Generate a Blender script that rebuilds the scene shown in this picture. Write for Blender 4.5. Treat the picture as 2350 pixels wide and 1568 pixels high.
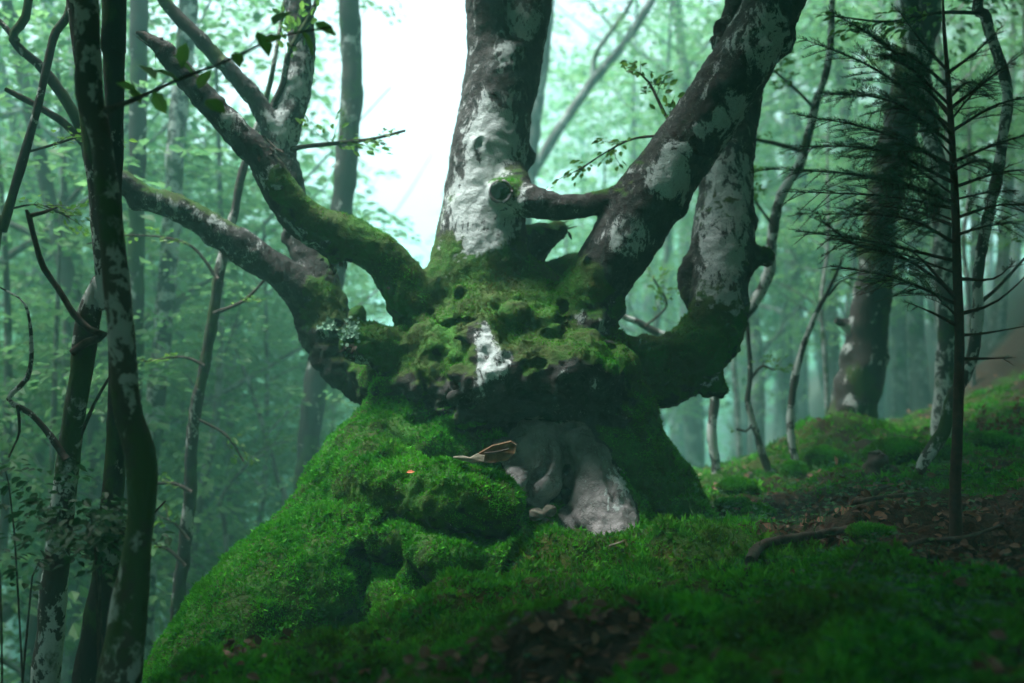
import bpy, math, random
import numpy as np
from mathutils import Vector, Euler

# ------------------------------------------------------------------ camera, sky, sun, exposure
scene = bpy.context.scene
for o in list(bpy.data.objects):
    bpy.data.objects.remove(o)
CAM = np.array([0.0, 0.0, 1.0])
PITCH = math.radians(3.5)
LENS = 35.0
cam_data = bpy.data.cameras.new('camera')
cam_data.lens = LENS
cam_data.sensor_width = 36.0
cam_data.clip_start = 0.05
cam_data.clip_end = 600
cam_data.dof.use_dof = True
cam_data.dof.focus_distance = 5.05
cam_data.dof.aperture_fstop = 0.95
cam = bpy.data.objects.new('camera', cam_data)
scene.collection.objects.link(cam)
cam.location = CAM
cam.rotation_euler = (math.radians(90) + PITCH, 0, 0)
scene.camera = cam

SUN_EL, SUN_AZ = math.radians(67), math.radians(-98)     # azimuth from +Y (view direction) towards +X
world = bpy.data.worlds.new('World')
scene.world = world
world.use_nodes = True
wn = world.node_tree.nodes
wl = world.node_tree.links
wn.clear()
sky = wn.new('ShaderNodeTexSky')
sky.sky_type = 'NISHITA'
sky.sun_disc = False
sky.sun_elevation = SUN_EL
sky.sun_rotation = SUN_AZ
sky.air_density = 1.0
sky.dust_density = 4.0
sky.ozone_density = 1.0
hs = wn.new('ShaderNodeHueSaturation')
hs.inputs['Saturation'].default_value = 0.45
bg = wn.new('ShaderNodeBackground')
bg.inputs['Strength'].default_value = 0.052
wo = wn.new('ShaderNodeOutputWorld')
wl.new(sky.outputs[0], hs.inputs['Color'])
wl.new(hs.outputs[0], bg.inputs['Color'])
wl.new(bg.outputs[0], wo.inputs['Surface'])

sun_data = bpy.data.lights.new('sun', 'SUN')
sun_data.energy = 1.5
sun_data.angle = math.radians(24)
sun_data.color = (1.0, 0.985, 0.95)
sun = bpy.data.objects.new('sun', sun_data)
scene.collection.objects.link(sun)
sdir = Vector((math.sin(SUN_AZ) * math.cos(SUN_EL), math.cos(SUN_AZ) * math.cos(SUN_EL), math.sin(SUN_EL)))
sun.rotation_euler = sdir.to_track_quat('Z', 'Y').to_euler()
sun.location = sdir * 40

scene.view_settings.view_transform = 'Standard'
scene.view_settings.look = 'None'
scene.view_settings.gamma = 1.0
scene.view_settings.exposure = 3.3
HAZE = 0.015
scene.render.engine = 'CYCLES'
scene.cycles.use_denoising = True
scene.cycles.max_bounces = 6
scene.cycles.diffuse_bounces = 3
scene.cycles.glossy_bounces = 2
scene.cycles.transmission_bounces = 4
scene.cycles.volume_bounces = 2
scene.cycles.transparent_max_bounces = 4
scene.cycles.sample_clamp_indirect = 6.0

# ------------------------------------------------------------------ helpers
RS = np.random.RandomState
F = 2350 * LENS / 36.0            # focal length in the units of a 2350 px wide picture
CP, SP = math.cos(PITCH), math.sin(PITCH)
FWD = np.array([0, CP, SP]); UP = np.array([0, -SP, CP]); RIGHT = np.array([1.0, 0, 0])

def P(u, v, d):
    """picture point (2350 x 1568) at distance d along the view axis -> world position"""
    return CAM + FWD * d + RIGHT * ((u - 1175) / F * d) + UP * ((784 - v) / F * d)

def UV(X):
    q = X - CAM
    d = q @ FWD
    d = np.where(np.abs(d) < 1e-3, 1e-3, d)
    return 1175 + F * q[:, 0] / d, 784 - F * (q @ UP) / d, d

def link(o, parent=None):
    scene.collection.objects.link(o)
    if parent is not None:
        o.parent = parent
    return o

def tag(o, label, cat, group=None, kind=None):
    o['label'] = label
    o['category'] = cat
    if group: o['group'] = group
    if kind: o['kind'] = kind
    return o

def thing(name, label, cat, loc=(0, 0, 0), group=None):
    o = bpy.data.objects.new(name, None)
    o.empty_display_size = 0.1
    o.location = loc
    link(o)
    return tag(o, label, cat, group)

def mesh_data(name, V, faces, mat, smooth=True, attrs=None):
    """V (n,3); faces: list of (m,k) int arrays; attrs: {name: per-vertex float or colour array}"""
    me = bpy.data.meshes.new(name)
    V = np.ascontiguousarray(V, dtype=np.float32)
    faces = [np.asarray(f, dtype=np.int32) for f in faces if len(f)]
    me.vertices.add(len(V))
    me.vertices.foreach_set('co', V.ravel())
    nl = sum(f.size for f in faces); npoly = sum(len(f) for f in faces)
    me.loops.add(nl)
    me.loops.foreach_set('vertex_index', np.concatenate([f.ravel() for f in faces]))
    me.polygons.add(npoly)
    tot = np.concatenate([np.full(len(f), f.shape[1], dtype=np.int32) for f in faces])
    start = np.concatenate([[0], np.cumsum(tot)[:-1]]).astype(np.int32)
    me.polygons.foreach_set('loop_start', start)
    me.polygons.foreach_set('loop_total', tot)
    me.polygons.foreach_set('use_smooth', np.full(npoly, smooth))
    me.update(calc_edges=True)
    if attrs:
        for k, a in attrs.items():
            a = np.asarray(a, dtype=np.float32)
            if a.ndim == 1:
                at = me.attributes.new(k, 'FLOAT', 'POINT'); at.data.foreach_set('value', a)
            else:
                if a.shape[1] == 3: a = np.hstack([a, np.ones((len(a), 1), np.float32)])
                at = me.attributes.new(k, 'FLOAT_COLOR', 'POINT'); at.data.foreach_set('color', np.ascontiguousarray(a).ravel())
    me.materials.append(mat)
    return me

def mesh_obj(name, V, faces, mat, parent=None, smooth=True, attrs=None):
    V = np.asarray(V, dtype=np.float64)
    if parent is not None:
        V = V - np.array(parent_origin(parent))
    return link(bpy.data.objects.new(name, mesh_data(name, V, faces, mat, smooth, attrs)), parent)

def parent_origin(o):
    p = np.zeros(3)
    while o is not None:
        p = p + np.array(o.location); o = o.parent
    return p

# ---- vectorised gradient noise
def _hash(i, j, k, s):
    h = (i.astype(np.uint32) * np.uint32(374761393) + j.astype(np.uint32) * np.uint32(668265263)
         + k.astype(np.uint32) * np.uint32(2147483647) + np.uint32(s * 144665 + 12345))
    h = (h ^ (h >> np.uint32(13))) * np.uint32(1274126177)
    h = (h ^ (h >> np.uint32(16))) * np.uint32(2246822519)
    return h ^ (h >> np.uint32(15))

def noise3(p, s=0):
    p = np.asarray(p, dtype=np.float32)
    i = np.floor(p).astype(np.int32)
    f = p - i
    w = f * f * f * (f * (f * 6 - 15) + 10)
    out = 0
    for a in (0, 1):
        for b in (0, 1):
            for c in (0, 1):
                h = _hash(i[:, 0] + a, i[:, 1] + b, i[:, 2] + c, s)
                gx = ((h & np.uint32(1023)).astype(np.float32) / 511.5 - 1)
                gy = (((h >> np.uint32(10)) & np.uint32(1023)).astype(np.float32) / 511.5 - 1)
                gz = (((h >> np.uint32(20)) & np.uint32(1023)).astype(np.float32) / 511.5 - 1)
                d = gx * (f[:, 0] - a) + gy * (f[:, 1] - b) + gz * (f[:, 2] - c)
                wt = (w[:, 0] if a else 1 - w[:, 0]) * (w[:, 1] if b else 1 - w[:, 1]) * (w[:, 2] if c else 1 - w[:, 2])
                out = out + d * wt
    return out                                             # about -0.7 .. 0.7

def fbm(p, s=0, oct=4, gain=0.5):
    p = np.asarray(p, dtype=np.float32)
    a, t, out = 1.0, 0.0, 0
    for o in range(oct):
        out = out + a * noise3(p * (2.03 ** o) + o * 17.3, s + o)
        t += a; a *= gain
    return out / t * 1.6

def sstep(a, b, x):
    t = np.clip((x - a) / (b - a), 0, 1)
    return t * t * (3 - 2 * t)

def unit(v):
    return v / np.maximum(np.linalg.norm(v, axis=-1, keepdims=True), 1e-9)

def spline(pts, step):
    """Catmull-Rom through the rows of pts (any width), about one sample per step of length"""
    pts = np.asarray(pts, dtype=np.float64)
    e = np.vstack([2 * pts[0] - pts[1], pts, 2 * pts[-1] - pts[-2]])
    out = []
    for i in range(len(pts) - 1):
        p0, p1, p2, p3 = e[i], e[i + 1], e[i + 2], e[i + 3]
        n = max(1, int(np.linalg.norm((p2 - p1)[:3]) / step))
        t = np.arange(n)[:, None] / n
        out.append(0.5 * (2 * p1 + (p2 - p0) * t + (2 * p0 - 5 * p1 + 4 * p2 - p3) * t ** 2 + (-p0 + 3 * p1 - 3 * p2 + p3) * t ** 3))
    out.append(pts[-1:])
    r = np.vstack(out)
    r[:, 3] = np.maximum(r[:, 3], 1e-3)
    return r

def tube(path, step=0.05, segs=10, lump=0.12, freq=6.0, seed=0, base=0):
    """tapered, knobbly tube along path rows (x,y,z,radius); returns V, quads, tris"""
    q = spline(path, step)
    C, R = q[:, :3], q[:, 3]
    T = unit(np.gradient(C, axis=0))
    mean = unit(C[-1] - C[0])
    ref = np.eye(3)[np.argmin(np.abs(mean))]
    A = unit(np.cross(T, ref)); B = np.cross(T, A)
    n = len(C)
    ang = np.linspace(0, 2 * np.pi, segs, endpoint=False)
    ring = A[:, None] * np.cos(ang)[None, :, None] + B[:, None] * np.sin(ang)[None, :, None]
    V = (C[:, None] + ring * R[:, None, None]).reshape(-1, 3)
    if lump:
        k = 1 + lump * 2 * fbm(V * freq, seed, 3)
        V = (C[:, None] + ring * (R[:, None] * k.reshape(n, segs))[..., None]).reshape(-1, 3)
    i = np.arange(n - 1)[:, None] * segs + np.arange(segs)[None]
    j = np.arange(n - 1)[:, None] * segs + (np.arange(segs)[None] + 1) % segs
    Q = np.stack([i, i + segs, j + segs, j], -1).reshape(-1, 4)[:, ::-1]
    V = np.vstack([V, C[0] - T[0] * R[0] * 0.3, C[-1] + T[-1] * R[-1] * 0.5])
    s = np.arange(segs); e = (s + 1) % segs
    t0 = np.stack([np.full(segs, n * segs), e, s], -1)
    l = (n - 1) * segs
    t1 = np.stack([np.full(segs, n * segs + 1), l + s, l + e], -1)
    T3 = np.vstack([t0, t1])[:, ::-1]
    return V, Q + base, T3 + base

def join(parts):
    """[(V, quads, tris), ...] -> one"""
    Vs, Qs, Ts, b = [], [], [], 0
    for V, Q, T in parts:
        Vs.append(V); Qs.append(np.asarray(Q).reshape(-1, 4) + b); Ts.append(np.asarray(T).reshape(-1, 3) + b); b += len(V)
    return np.vstack(Vs), np.vstack(Qs), np.vstack(Ts)

def tube_obj(name, path, mat, parent=None, **kw):
    V, Q, T = tube(path, **kw)
    return mesh_obj(name, V, [Q, T], mat, parent)

def px(points, d=None):
    """rows (u, v, r_px[, depth]) -> rows (x,y,z,radius)"""
    out = []
    for p in points:
        dd = p[3] if len(p) > 3 else d
        w = P(p[0], p[1], dd)
        out.append([w[0], w[1], w[2], p[2] * dd / F])
    return np.array(out)

def leaves(C, D, N, L, W, shape='rhomb'):
    """folded leaf blades: base C, direction D, upper normal N, length L, width W"""
    n = len(C)
    S = unit(np.cross(D, N)); N = np.cross(S, D)
    L = np.asarray(L).reshape(-1, 1) * np.ones((n, 1)); W = np.asarray(W).reshape(-1, 1) * np.ones((n, 1))
    if shape == 'rhomb':
        V = np.stack([C, C + D * L * .48 + S * W * .5 + N * W * .16, C + D * L, C + D * L * .48 - S * W * .5 + N * W * .16], 1).reshape(-1, 3)
        b = np.arange(n)[:, None] * 4
        return V, np.zeros((0, 4), int), np.vstack([b + [0, 1, 2], b + [0, 2, 3]])
    V = np.stack([C, C + D * L * .28 + S * W * .42 + N * W * .14, C + D * L * .62 + S * W * .44 + N * W * .12 - N * L * .03,
                  C + D * L - N * L * .1, C + D * L * .62 - S * W * .44 + N * W * .12 - N * L * .03, C + D * L * .28 - S * W * .42 + N * W * .14], 1).reshape(-1, 3)
    b = np.arange(n)[:, None] * 6
    return V, np.vstack([b + [0, 1, 2, 3], b + [0, 3, 4, 5]]), np.zeros((0, 3), int)

def rand_unit(rs, n):
    return unit(rs.normal(size=(n, 3)))

# ------------------------------------------------------------------ materials
class NT:
    def __init__(self, name):
        self.m = bpy.data.materials.new(name); self.m.use_nodes = True
        self.n = self.m.node_tree.nodes; self.l = self.m.node_tree.links
        self.n.clear()
        self.out = self.n.new('ShaderNodeOutputMaterial')
    def new(self, t, **kw):
        x = self.n.new(t)
        for k, v in kw.items():
            if k in x.inputs.keys(): self.set(x.inputs[k], v)
            else: setattr(x, k, v)
        return x
    def set(self, sock, v):
        if isinstance(v, bpy.types.NodeSocket): self.l.new(v, sock)
        else:
            if sock.type == 'RGBA' and len(v) == 3: v = (*v, 1)
            sock.default_value = v
    def coord(self, which='Object'):
        return self.new('ShaderNodeTexCoord').outputs[which]
    def noise(self, vec, scale, detail=4, rough=0.55, dist=0.0):
        x = self.new('ShaderNodeTexNoise', Scale=scale, Detail=detail, Roughness=rough, Distortion=dist)
        self.set(x.inputs['Vector'], vec); return x.outputs['Fac']
    def math(self, op, a, b=0.5, c=None, clamp=False):
        x = self.new('ShaderNodeMath', operation=op, use_clamp=clamp)
        self.set(x.inputs[0], a); self.set(x.inputs[1], b)
        if c is not None: self.set(x.inputs[2], c)
        return x.outputs[0]
    def step(self, v, a, b):
        x = self.new('ShaderNodeMapRange', interpolation_type='SMOOTHSTEP')
        self.set(x.inputs['Value'], v)
        x.inputs['From Min'].default_value = a; x.inputs['From Max'].default_value = b
        return x.outputs['Result']
    def mix(self, f, a, b):
        x = self.new('ShaderNodeMix', data_type='RGBA')
        self.set(x.inputs[0], f); self.set(x.inputs[6], a); self.set(x.inputs[7], b)
        return x.outputs[2]
    def attr(self, name, out='Fac'):
        return self.new('ShaderNodeAttribute', attribute_name=name).outputs[out]
    def bump(self, h, strength, dist):
        return self.new('ShaderNodeBump', Strength=strength, Distance=dist, Height=h).outputs['Normal']
    def principled(self, color, rough=0.8, normal=None, spec=0.3):
        b = self.new('ShaderNodeBsdfPrincipled')
        self.set(b.inputs['Base Color'], color); self.set(b.inputs['Roughness'], rough)
        b.inputs['Specular IOR Level'].default_value = spec
        if normal is not None: self.set(b.inputs['Normal'], normal)
        return b.outputs[0]
    def done(self, shader):
        self.l.new(shader, self.out.inputs['Surface']); return self.m

def mat_main_bark():
    t = NT('ancient_bark')
    co = t.coord()
    z = t.new('ShaderNodeSeparateColor'); t.set(z.inputs[0], t.attr('zones', 'Color'))
    moss, lich, bare = z.outputs[0], z.outputs[1], z.outputs[2]
    edge = t.noise(co, 14, 8, 0.62, 0.6)
    speck = t.noise(co, 55, 5, 0.65)
    fine = t.noise(co, 160, 4, 0.6)
    tone = t.noise(co, 5, 4)
    # dark wet bark
    dark = t.mix(t.step(tone, .35, .7), (0.011, 0.011, 0.0105), (0.028, 0.028, 0.026))
    dark = t.mix(t.math('MULTIPLY', t.step(edge, .52, .62), .6), dark, (0.055, 0.058, 0.053))
    dark = t.mix(t.math('MULTIPLY', t.step(speck, .62, .72), 0.55), dark, (0.22, 0.25, 0.23))
    # crustose lichen
    mp = t.new('ShaderNodeMapping'); t.set(mp.inputs[0], co); mp.inputs['Scale'].default_value = (1, 1, .55)
    brk = t.noise(mp.outputs[0], 8, 9, .72, 1.2)
    grain = t.noise(mp.outputs[0], 34, 6, .7, .5)
    lcol = t.mix(t.noise(co, 9, 4), (0.30, 0.365, 0.36), (0.50, 0.575, 0.56))
    lcol = t.mix(t.math('MULTIPLY', t.step(t.math('ADD', t.math('MULTIPLY', fine, .6), t.math('MULTIPLY', grain, .4)), .5, .62), .6), lcol, (0.12, 0.14, 0.14))
    lf = t.math('ADD', lich, t.math('MULTIPLY', t.math('SUBTRACT', brk, .5), 2.3))
    lf = t.math('ADD', lf, t.math('MULTIPLY', t.math('SUBTRACT', grain, .5), 1.1))
    soft = t.math('MULTIPLY', t.step(t.math('ADD', lf, t.math('MULTIPLY', t.math('SUBTRACT', fine, .5), 1.4)), .40, .62), .32)
    lf = t.math('MAXIMUM', t.step(lf, .50, .60), soft)
    col = t.mix(lf, dark, lcol)
    # smooth grey bare wood in the hollow
    bcol = t.mix(t.step(t.noise(co, 7, 6, .6), .35, .7), (0.11, 0.105, 0.106), (0.24, 0.237, 0.235))
    bcol = t.mix(t.step(t.math('ADD', t.noise(co, 90, 4, .7), t.math('MULTIPLY', t.noise(co, 6, 3), .35)), .78, .88), bcol, (0.30, 0.37, 0.35))
    vo = t.new('ShaderNodeTexVoronoi', feature='DISTANCE_TO_EDGE', Scale=16.0); wv = t.new('ShaderNodeVectorMath', operation='ADD'); t.set(wv.inputs[0], co); nz = t.new('ShaderNodeTexNoise', Scale=9.0, Detail=5.0); t.set(nz.inputs['Vector'], co); sc_ = t.new('ShaderNodeVectorMath', operation='SCALE'); t.set(sc_.inputs[0], nz.outputs['Color']); sc_.inputs['Scale'].default_value = .22; t.set(wv.inputs[1], sc_.outputs[0]); t.set(vo.inputs['Vector'], wv.outputs[0])
    crack = t.math('MULTIPLY', t.math('SUBTRACT', 1.0, t.step(vo.outputs['Distance'], .0, .06)), t.step(tone, .45, .6))
    bcol = t.mix(t.math('MULTIPLY', crack, .6), bcol, (0.03, 0.026, 0.024))
    bf = t.step(t.math('ADD', bare, t.math('MULTIPLY', t.math('SUBTRACT', edge, .5), .8)), .44, .58)
    bf = t.math('MULTIPLY', bf, t.math('SUBTRACT', 1.0, lf))
    col = t.mix(bf, col, bcol)
    # moss felt under the tufts
    mcol = t.mix(t.step(t.noise(co, 4, 4), .4, .65), (0.030, 0.06, 0.008), (0.025, 0.12, 0.008))
    mcol = t.mix(t.step(speck, .5, .75), mcol, (0.045, 0.038, 0.012))
    mf = t.step(t.math('ADD', moss, t.math('MULTIPLY', t.math('SUBTRACT', edge, .5), 1.0)), .40, .56)
    col = t.mix(mf, col, mcol)
    h = t.math('ADD', t.math('MULTIPLY', edge, .5), t.math('MULTIPLY', speck, .35))
    h = t.math('ADD', h, t.math('MULTIPLY', lf, .06))
    h = t.math('ADD', h, t.math('MULTIPLY', fine, .16))
    h = t.math('SUBTRACT', h, t.math('MULTIPLY', t.math('MULTIPLY', crack, bf), .25))
    return t.done(t.principled(col, t.math('SUBTRACT', .82, t.math('MULTIPLY', bf, .2)), t.bump(h, .9, .03), .28))

def mat_bark(name, dark, pale, thr, mossy=0.0, scale=8.0):
    t = NT(name)
    co = t.coord()
    mp = t.new('ShaderNodeMapping'); t.set(mp.inputs[0], co); mp.inputs['Scale'].default_value = (1, 1, .75)
    rnd = t.new('ShaderNodeObjectInfo').outputs['Random']
    v = t.new('ShaderNodeVectorMath', operation='ADD'); t.set(v.inputs[0], mp.outputs[0]); t.set(v.inputs[1], t.math('MULTIPLY', rnd, 37.0))
    v = v.outputs[0]
    a = t.noise(v, scale, 7, .6, .5); b = t.noise(v, 45, 4, .6); c = t.noise(v, 2.2, 3)
    f = t.math('ADD', t.math('ADD', a, t.math('MULTIPLY', t.math('SUBTRACT', b, .5), .28)), t.math('MULTIPLY', t.math('SUBTRACT', c, .5), .5))
    f = t.step(f, thr, thr + .035)
    dk = t.mix(t.step(c, .3, .7), dark, tuple(x * 2.0 for x in dark))
    pl = t.mix(t.noise(v, 20, 3), tuple(x * .7 for x in pale), pale)
    col = t.mix(f, dk, pl)
    if mossy:
        m = t.step(t.math('ADD', t.noise(v, 3.1, 5), t.math('MULTIPLY', b, .15)), .66 - mossy * .3, .74 - mossy * .3)
        col = t.mix(m, col, (0.03, 0.055, 0.012))
    h = t.math('ADD', t.math('MULTIPLY', a, .5), t.math('MULTIPLY', b, .4))
    return t.done(t.principled(col, .85, t.bump(h, .8, .02), .25))

def mat_leaf(name, c1, c2, trans=0.45, rough=.5):
    t = NT(name)
    r = t.attr('tint')
    col = t.mix(r, c1, c2)
    d = t.principled(col, rough, None, .25)
    tr = t.new('ShaderNodeBsdfTranslucent'); t.set(tr.inputs['Color'], t.mix(r, tuple(min(1, x * 1.5) for x in c1), tuple(min(1, x * 1.5) for x in c2)))
    ms = t.new('ShaderNodeMixShader'); ms.inputs[0].default_value = trans
    t.l.new(d, ms.inputs[1]); t.l.new(tr.outputs[0], ms.inputs[2])
    return t.done(ms.outputs[0])

def mat_plain(name, c1, c2, scale=12, rough=.8, bump=.5, dist=.01, detail=6):
    t = NT(name)
    co = t.coord()
    a = t.noise(co, scale, detail, .6, .3); b = t.noise(co, scale * 6, 3)
    col = t.mix(t.step(a, .32, .68), c1, c2)
    return t.done(t.principled(col, rough, t.bump(t.math('ADD', a, t.math('MULTIPLY', b, .4)), bump, dist), .25))

def mat_moss_tuft():
    t = NT('moss_tufts')
    r = t.attr('tint', 'Color')
    s = t.new('ShaderNodeSeparateColor'); t.set(s.inputs[0], r)
    col = t.mix(s.outputs[0], (0.020, 0.17, 0.009), (0.095, 0.44, 0.020))
    col = t.mix(s.outputs[1], col, (0.062, 0.056, 0.013))
    d = t.principled(col, .75, None, .15)
    tr = t.new('ShaderNodeBsdfTranslucent'); t.set(tr.inputs['Color'], col)
    ms = t.new('ShaderNodeMixShader'); ms.inputs[0].default_value = .3
    t.l.new(d, ms.inputs[1]); t.l.new(tr.outputs[0], ms.inputs[2])
    return t.done(ms.outputs[0])

def mat_ground():
    t = NT('forest_floor')
    co = t.coord()
    m = t.attr('moss')
    e = t.noise(co, 9, 7, .62, .4); f = t.noise(co, 60, 4, .65); g = t.noise(co, 2.3, 4)
    soil = t.mix(t.step(f, .35, .7), (0.012, 0.008, 0.006), (0.055, 0.032, 0.02))
    moss = t.mix(t.step(g, .38, .66), (0.022, 0.065, 0.007), (0.045, 0.050, 0.010))
    moss = t.mix(t.step(f, .5, .75), moss, (0.02, 0.03, 0.006))
    mf = t.step(t.math('ADD', m, t.math('MULTIPLY', t.math('SUBTRACT', e, .5), .9)), .38, .58)
    col = t.mix(mf, soil, moss)
    h = t.math('ADD', t.math('MULTIPLY', e, .6), t.math('MULTIPLY', f, .4))
    return t.done(t.principled(col, .9, t.bump(h, .9, .04), .15))

M = dict(
    main=mat_main_bark(), ground=mat_ground(), tuft=mat_moss_tuft(),
    beech=mat_bark('beech_bark', (0.022, 0.019, 0.017), (0.34, 0.37, 0.35), .575, .25),
    pale=mat_bark('pale_beech_bark', (0.03, 0.027, 0.024), (0.42, 0.46, 0.44), .49, .1, 10),
    dark=mat_bark('dark_beech_bark', (0.016, 0.014, 0.012), (0.30, 0.33, 0.31), .62, .2),
    near=mat_bark('mottled_young_bark', (0.030, 0.027, 0.018), (0.30, 0.33, 0.31), .50, .25, 9),
    far=mat_bark('fog_paled_bark', (0.06, 0.062, 0.06), (0.26, 0.29, 0.28), .55, .05, 6),  # both tones paled so the distant trunks look more fogged
    dead=mat_plain('dead_wood', (0.018, 0.014, 0.011), (0.07, 0.055, 0.045), 18, .9, .8, .01),
    leaf=mat_leaf('beech_leaf', (0.045, 0.13, 0.02), (0.10, 0.21, 0.035), .5),
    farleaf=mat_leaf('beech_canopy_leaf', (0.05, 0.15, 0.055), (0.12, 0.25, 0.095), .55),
    darkleaf=mat_leaf('shade_leaf', (0.012, 0.05, 0.02), (0.03, 0.09, 0.03), .3),
    sorrel=mat_leaf('sorrel_leaf', (0.012, 0.07, 0.022), (0.03, 0.12, 0.03), .3),
    litter=mat_leaf('dead_leaf', (0.035, 0.016, 0.010), (0.20, 0.11, 0.07), .15, .6),
    needle=mat_leaf('fir_needle', (0.014, 0.05, 0.026), (0.035, 0.10, 0.048), .3, .45),
    firbark=mat_plain('fir_bark', (0.022, 0.011, 0.008), (0.05, 0.026, 0.019), 30, .85, .6, .006),
    stone=mat_plain('root_stone', (0.05, 0.048, 0.036), (0.13, 0.125, 0.10), 22, .85, .6, .01),
    wood=mat_plain('split_wood', (0.06, 0.034, 0.017), (0.16, 0.095, 0.05), 26, .8, .6, .006),
    chip=mat_plain('weathered_wood', (0.09, 0.085, 0.06), (0.22, 0.205, 0.155), 26, .8, .6, .006),
    folio=mat_plain('leafy_lichen', (0.10, 0.22, 0.15), (0.24, 0.40, 0.30), 40, .85, .4, .004),
    web=mat_plain('grey_bark_scab', (0.10, 0.10, 0.11), (0.2, 0.2, 0.21), 30, .85, .4, .004),
    mossrock=mat_plain('mossy_rock', (0.02, 0.045, 0.008), (0.05, 0.09, 0.014), 14, .9, .9, .02),
    redfern=mat_leaf('withered_frond', (0.07, 0.018, 0.010), (0.13, 0.035, 0.018), .2, .6),
)

# far trees: (u of the foot, distance, kind, turn, scale)
FAR_TREES = []
_r = random.Random(7)
for u, d, k, s in ((560, 13, 0, 1), (640, 17, 1, 1), (480, 15, 2, 1), (-60, 12, 0, 1), (100, 15, 3, 1), (200, 19, 0, 1), (350, 20, 1, 1), (30, 23, 1, 1.1), (-250, 18, 0, 1), (750, 21, 0, 1),
                   (860, 25, 2, 1.1), (1320, 18, 0, .9), (1420, 23, 3, 1), (1530, 16, 2, 1.1), (1600, 21, 0, 1), (1740, 15, 0, .95), (1850, 18, 1, 1), (1960, 14, 2, 1), (2070, 17, 0, 1), (2180, 13, 1, .9), (2290, 15, 3, .9),
                   (2400, 12, 0, .85), (2520, 16, 0, .9), (1660, 27, 3, 1.1), (1800, 26, 0, 1), (2000, 24, 3, 1), (1250, 28, 1, 1.1), (1480, 31, 0, 1.2), (680, 28, 3, 1.1), (420, 27, 0, 1.1), (150, 29, 3, 1.1), (560, 33, 0, 1.2),
                   (2150, 28, 0, 1), (2330, 24, 3, .9), (900, 36, 3, .9), (1120, 38, 2, 1.2), (1380, 14, 2, .8), (610, 11.5, 2, .8), (1700, 12.5, 2, .9), (1900, 11, 2, .8), (2230, 11, 2, .8), (380, 12, 1, .9), (520, 21, 0, 1.1), (-120, 25, 0, 1.1), (250, 24, 1, 1.1), (660, 24, 0, 1.1), (60, 33, 0, 1.2), (300, 36, 0, 1.2), (760, 31, 1, 1.1), (1560, 26, 0, 1.1), (1360, 34, 0, 1.2), (1700, 33, 0, 1.2), (1900, 30, 1, 1.2), (2050, 34, 0, 1.1), (2450, 21, 0, 1), (2280, 31, 0, 1), (1640, 18, 1, 1), (1980, 20, 0, 1), (2160, 21, 1, 1), (2380, 18, 1, .9), (1450, 19, 2, 1.2), (500, 10.5, 2, .8), (60, 12, 1, 1), (200, 14, 0, 1), (330, 16, 1, 1), (450, 18, 0, 1), (580, 15, 1, 1), (120, 17, 0, 1), (-30, 15, 1, 1), (270, 21, 0, 1), (1950, 16, 1, 1), (2110, 15, 0, 1), (2250, 18, 0, 1), (1840, 22, 0, 1), (2420, 15, 0, 1), (150, 11, 2, .9), (250, 13, 2, .9), (20, 10, 2, .8), (760, 15, 2, .9)):
    FAR_TREES.append((u, d, k, _r.uniform(0, 6.28), s * _r.uniform(.92, 1.06)))
# ------------------------------------------------------------------ the ground
def hummocks(x, y):
    p = np.stack([x, y, np.zeros_like(x)], -1)
    n = fbm(p * 1.5, 31, 3)
    b = np.abs(fbm(p * 3.1 + 5, 32, 2))
    c = np.abs(fbm(p * 5.2 + 9, 33, 2))
    return 0.12 * n + 0.15 * (0.32 - b) + 0.06 * (.3 - c)

BUMPS = []        # (x, y, radius, height): moss cushions seen in front of and beside the tree
def bump_at(u, v, d, r, h):
    w = P(u, v, d); BUMPS.append((w[0], w[1], r, h))
bump_at(1230, 1290, 5.0, .34, .17)
bump_at(1090, 1400, 4.6, .30, .05)
bump_at(1560, 1290, 5.1, .38, .15)
bump_at(1450, 1310, 4.9, .30, .08)
bump_at(1850, 1310, 4.9, .40, .08)
bump_at(1450, 1520, 3.7, .35, .06)
bump_at(1010, 1500, 4.2, .35, .10)
bump_at(2100, 1260, 4.8, .35, .06)
bump_at(1700, 1175, 6.8, .28, .13)
bump_at(1910, 1190, 6.8, .35, .10)
bump_at(1560, 1560, 3.5, .3, .05)
bump_at(1300, 1500, 3.9, .35, -.10)
bump_at(1900, 1060, 8.6, .7, .35)
bump_at(900, 1400, 5.1, .55, -.32)
bump_at(1080, 1400, 4.9, .35, -.12)
bump_at(760, 1500, 4.8, .6, -.3)

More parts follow.
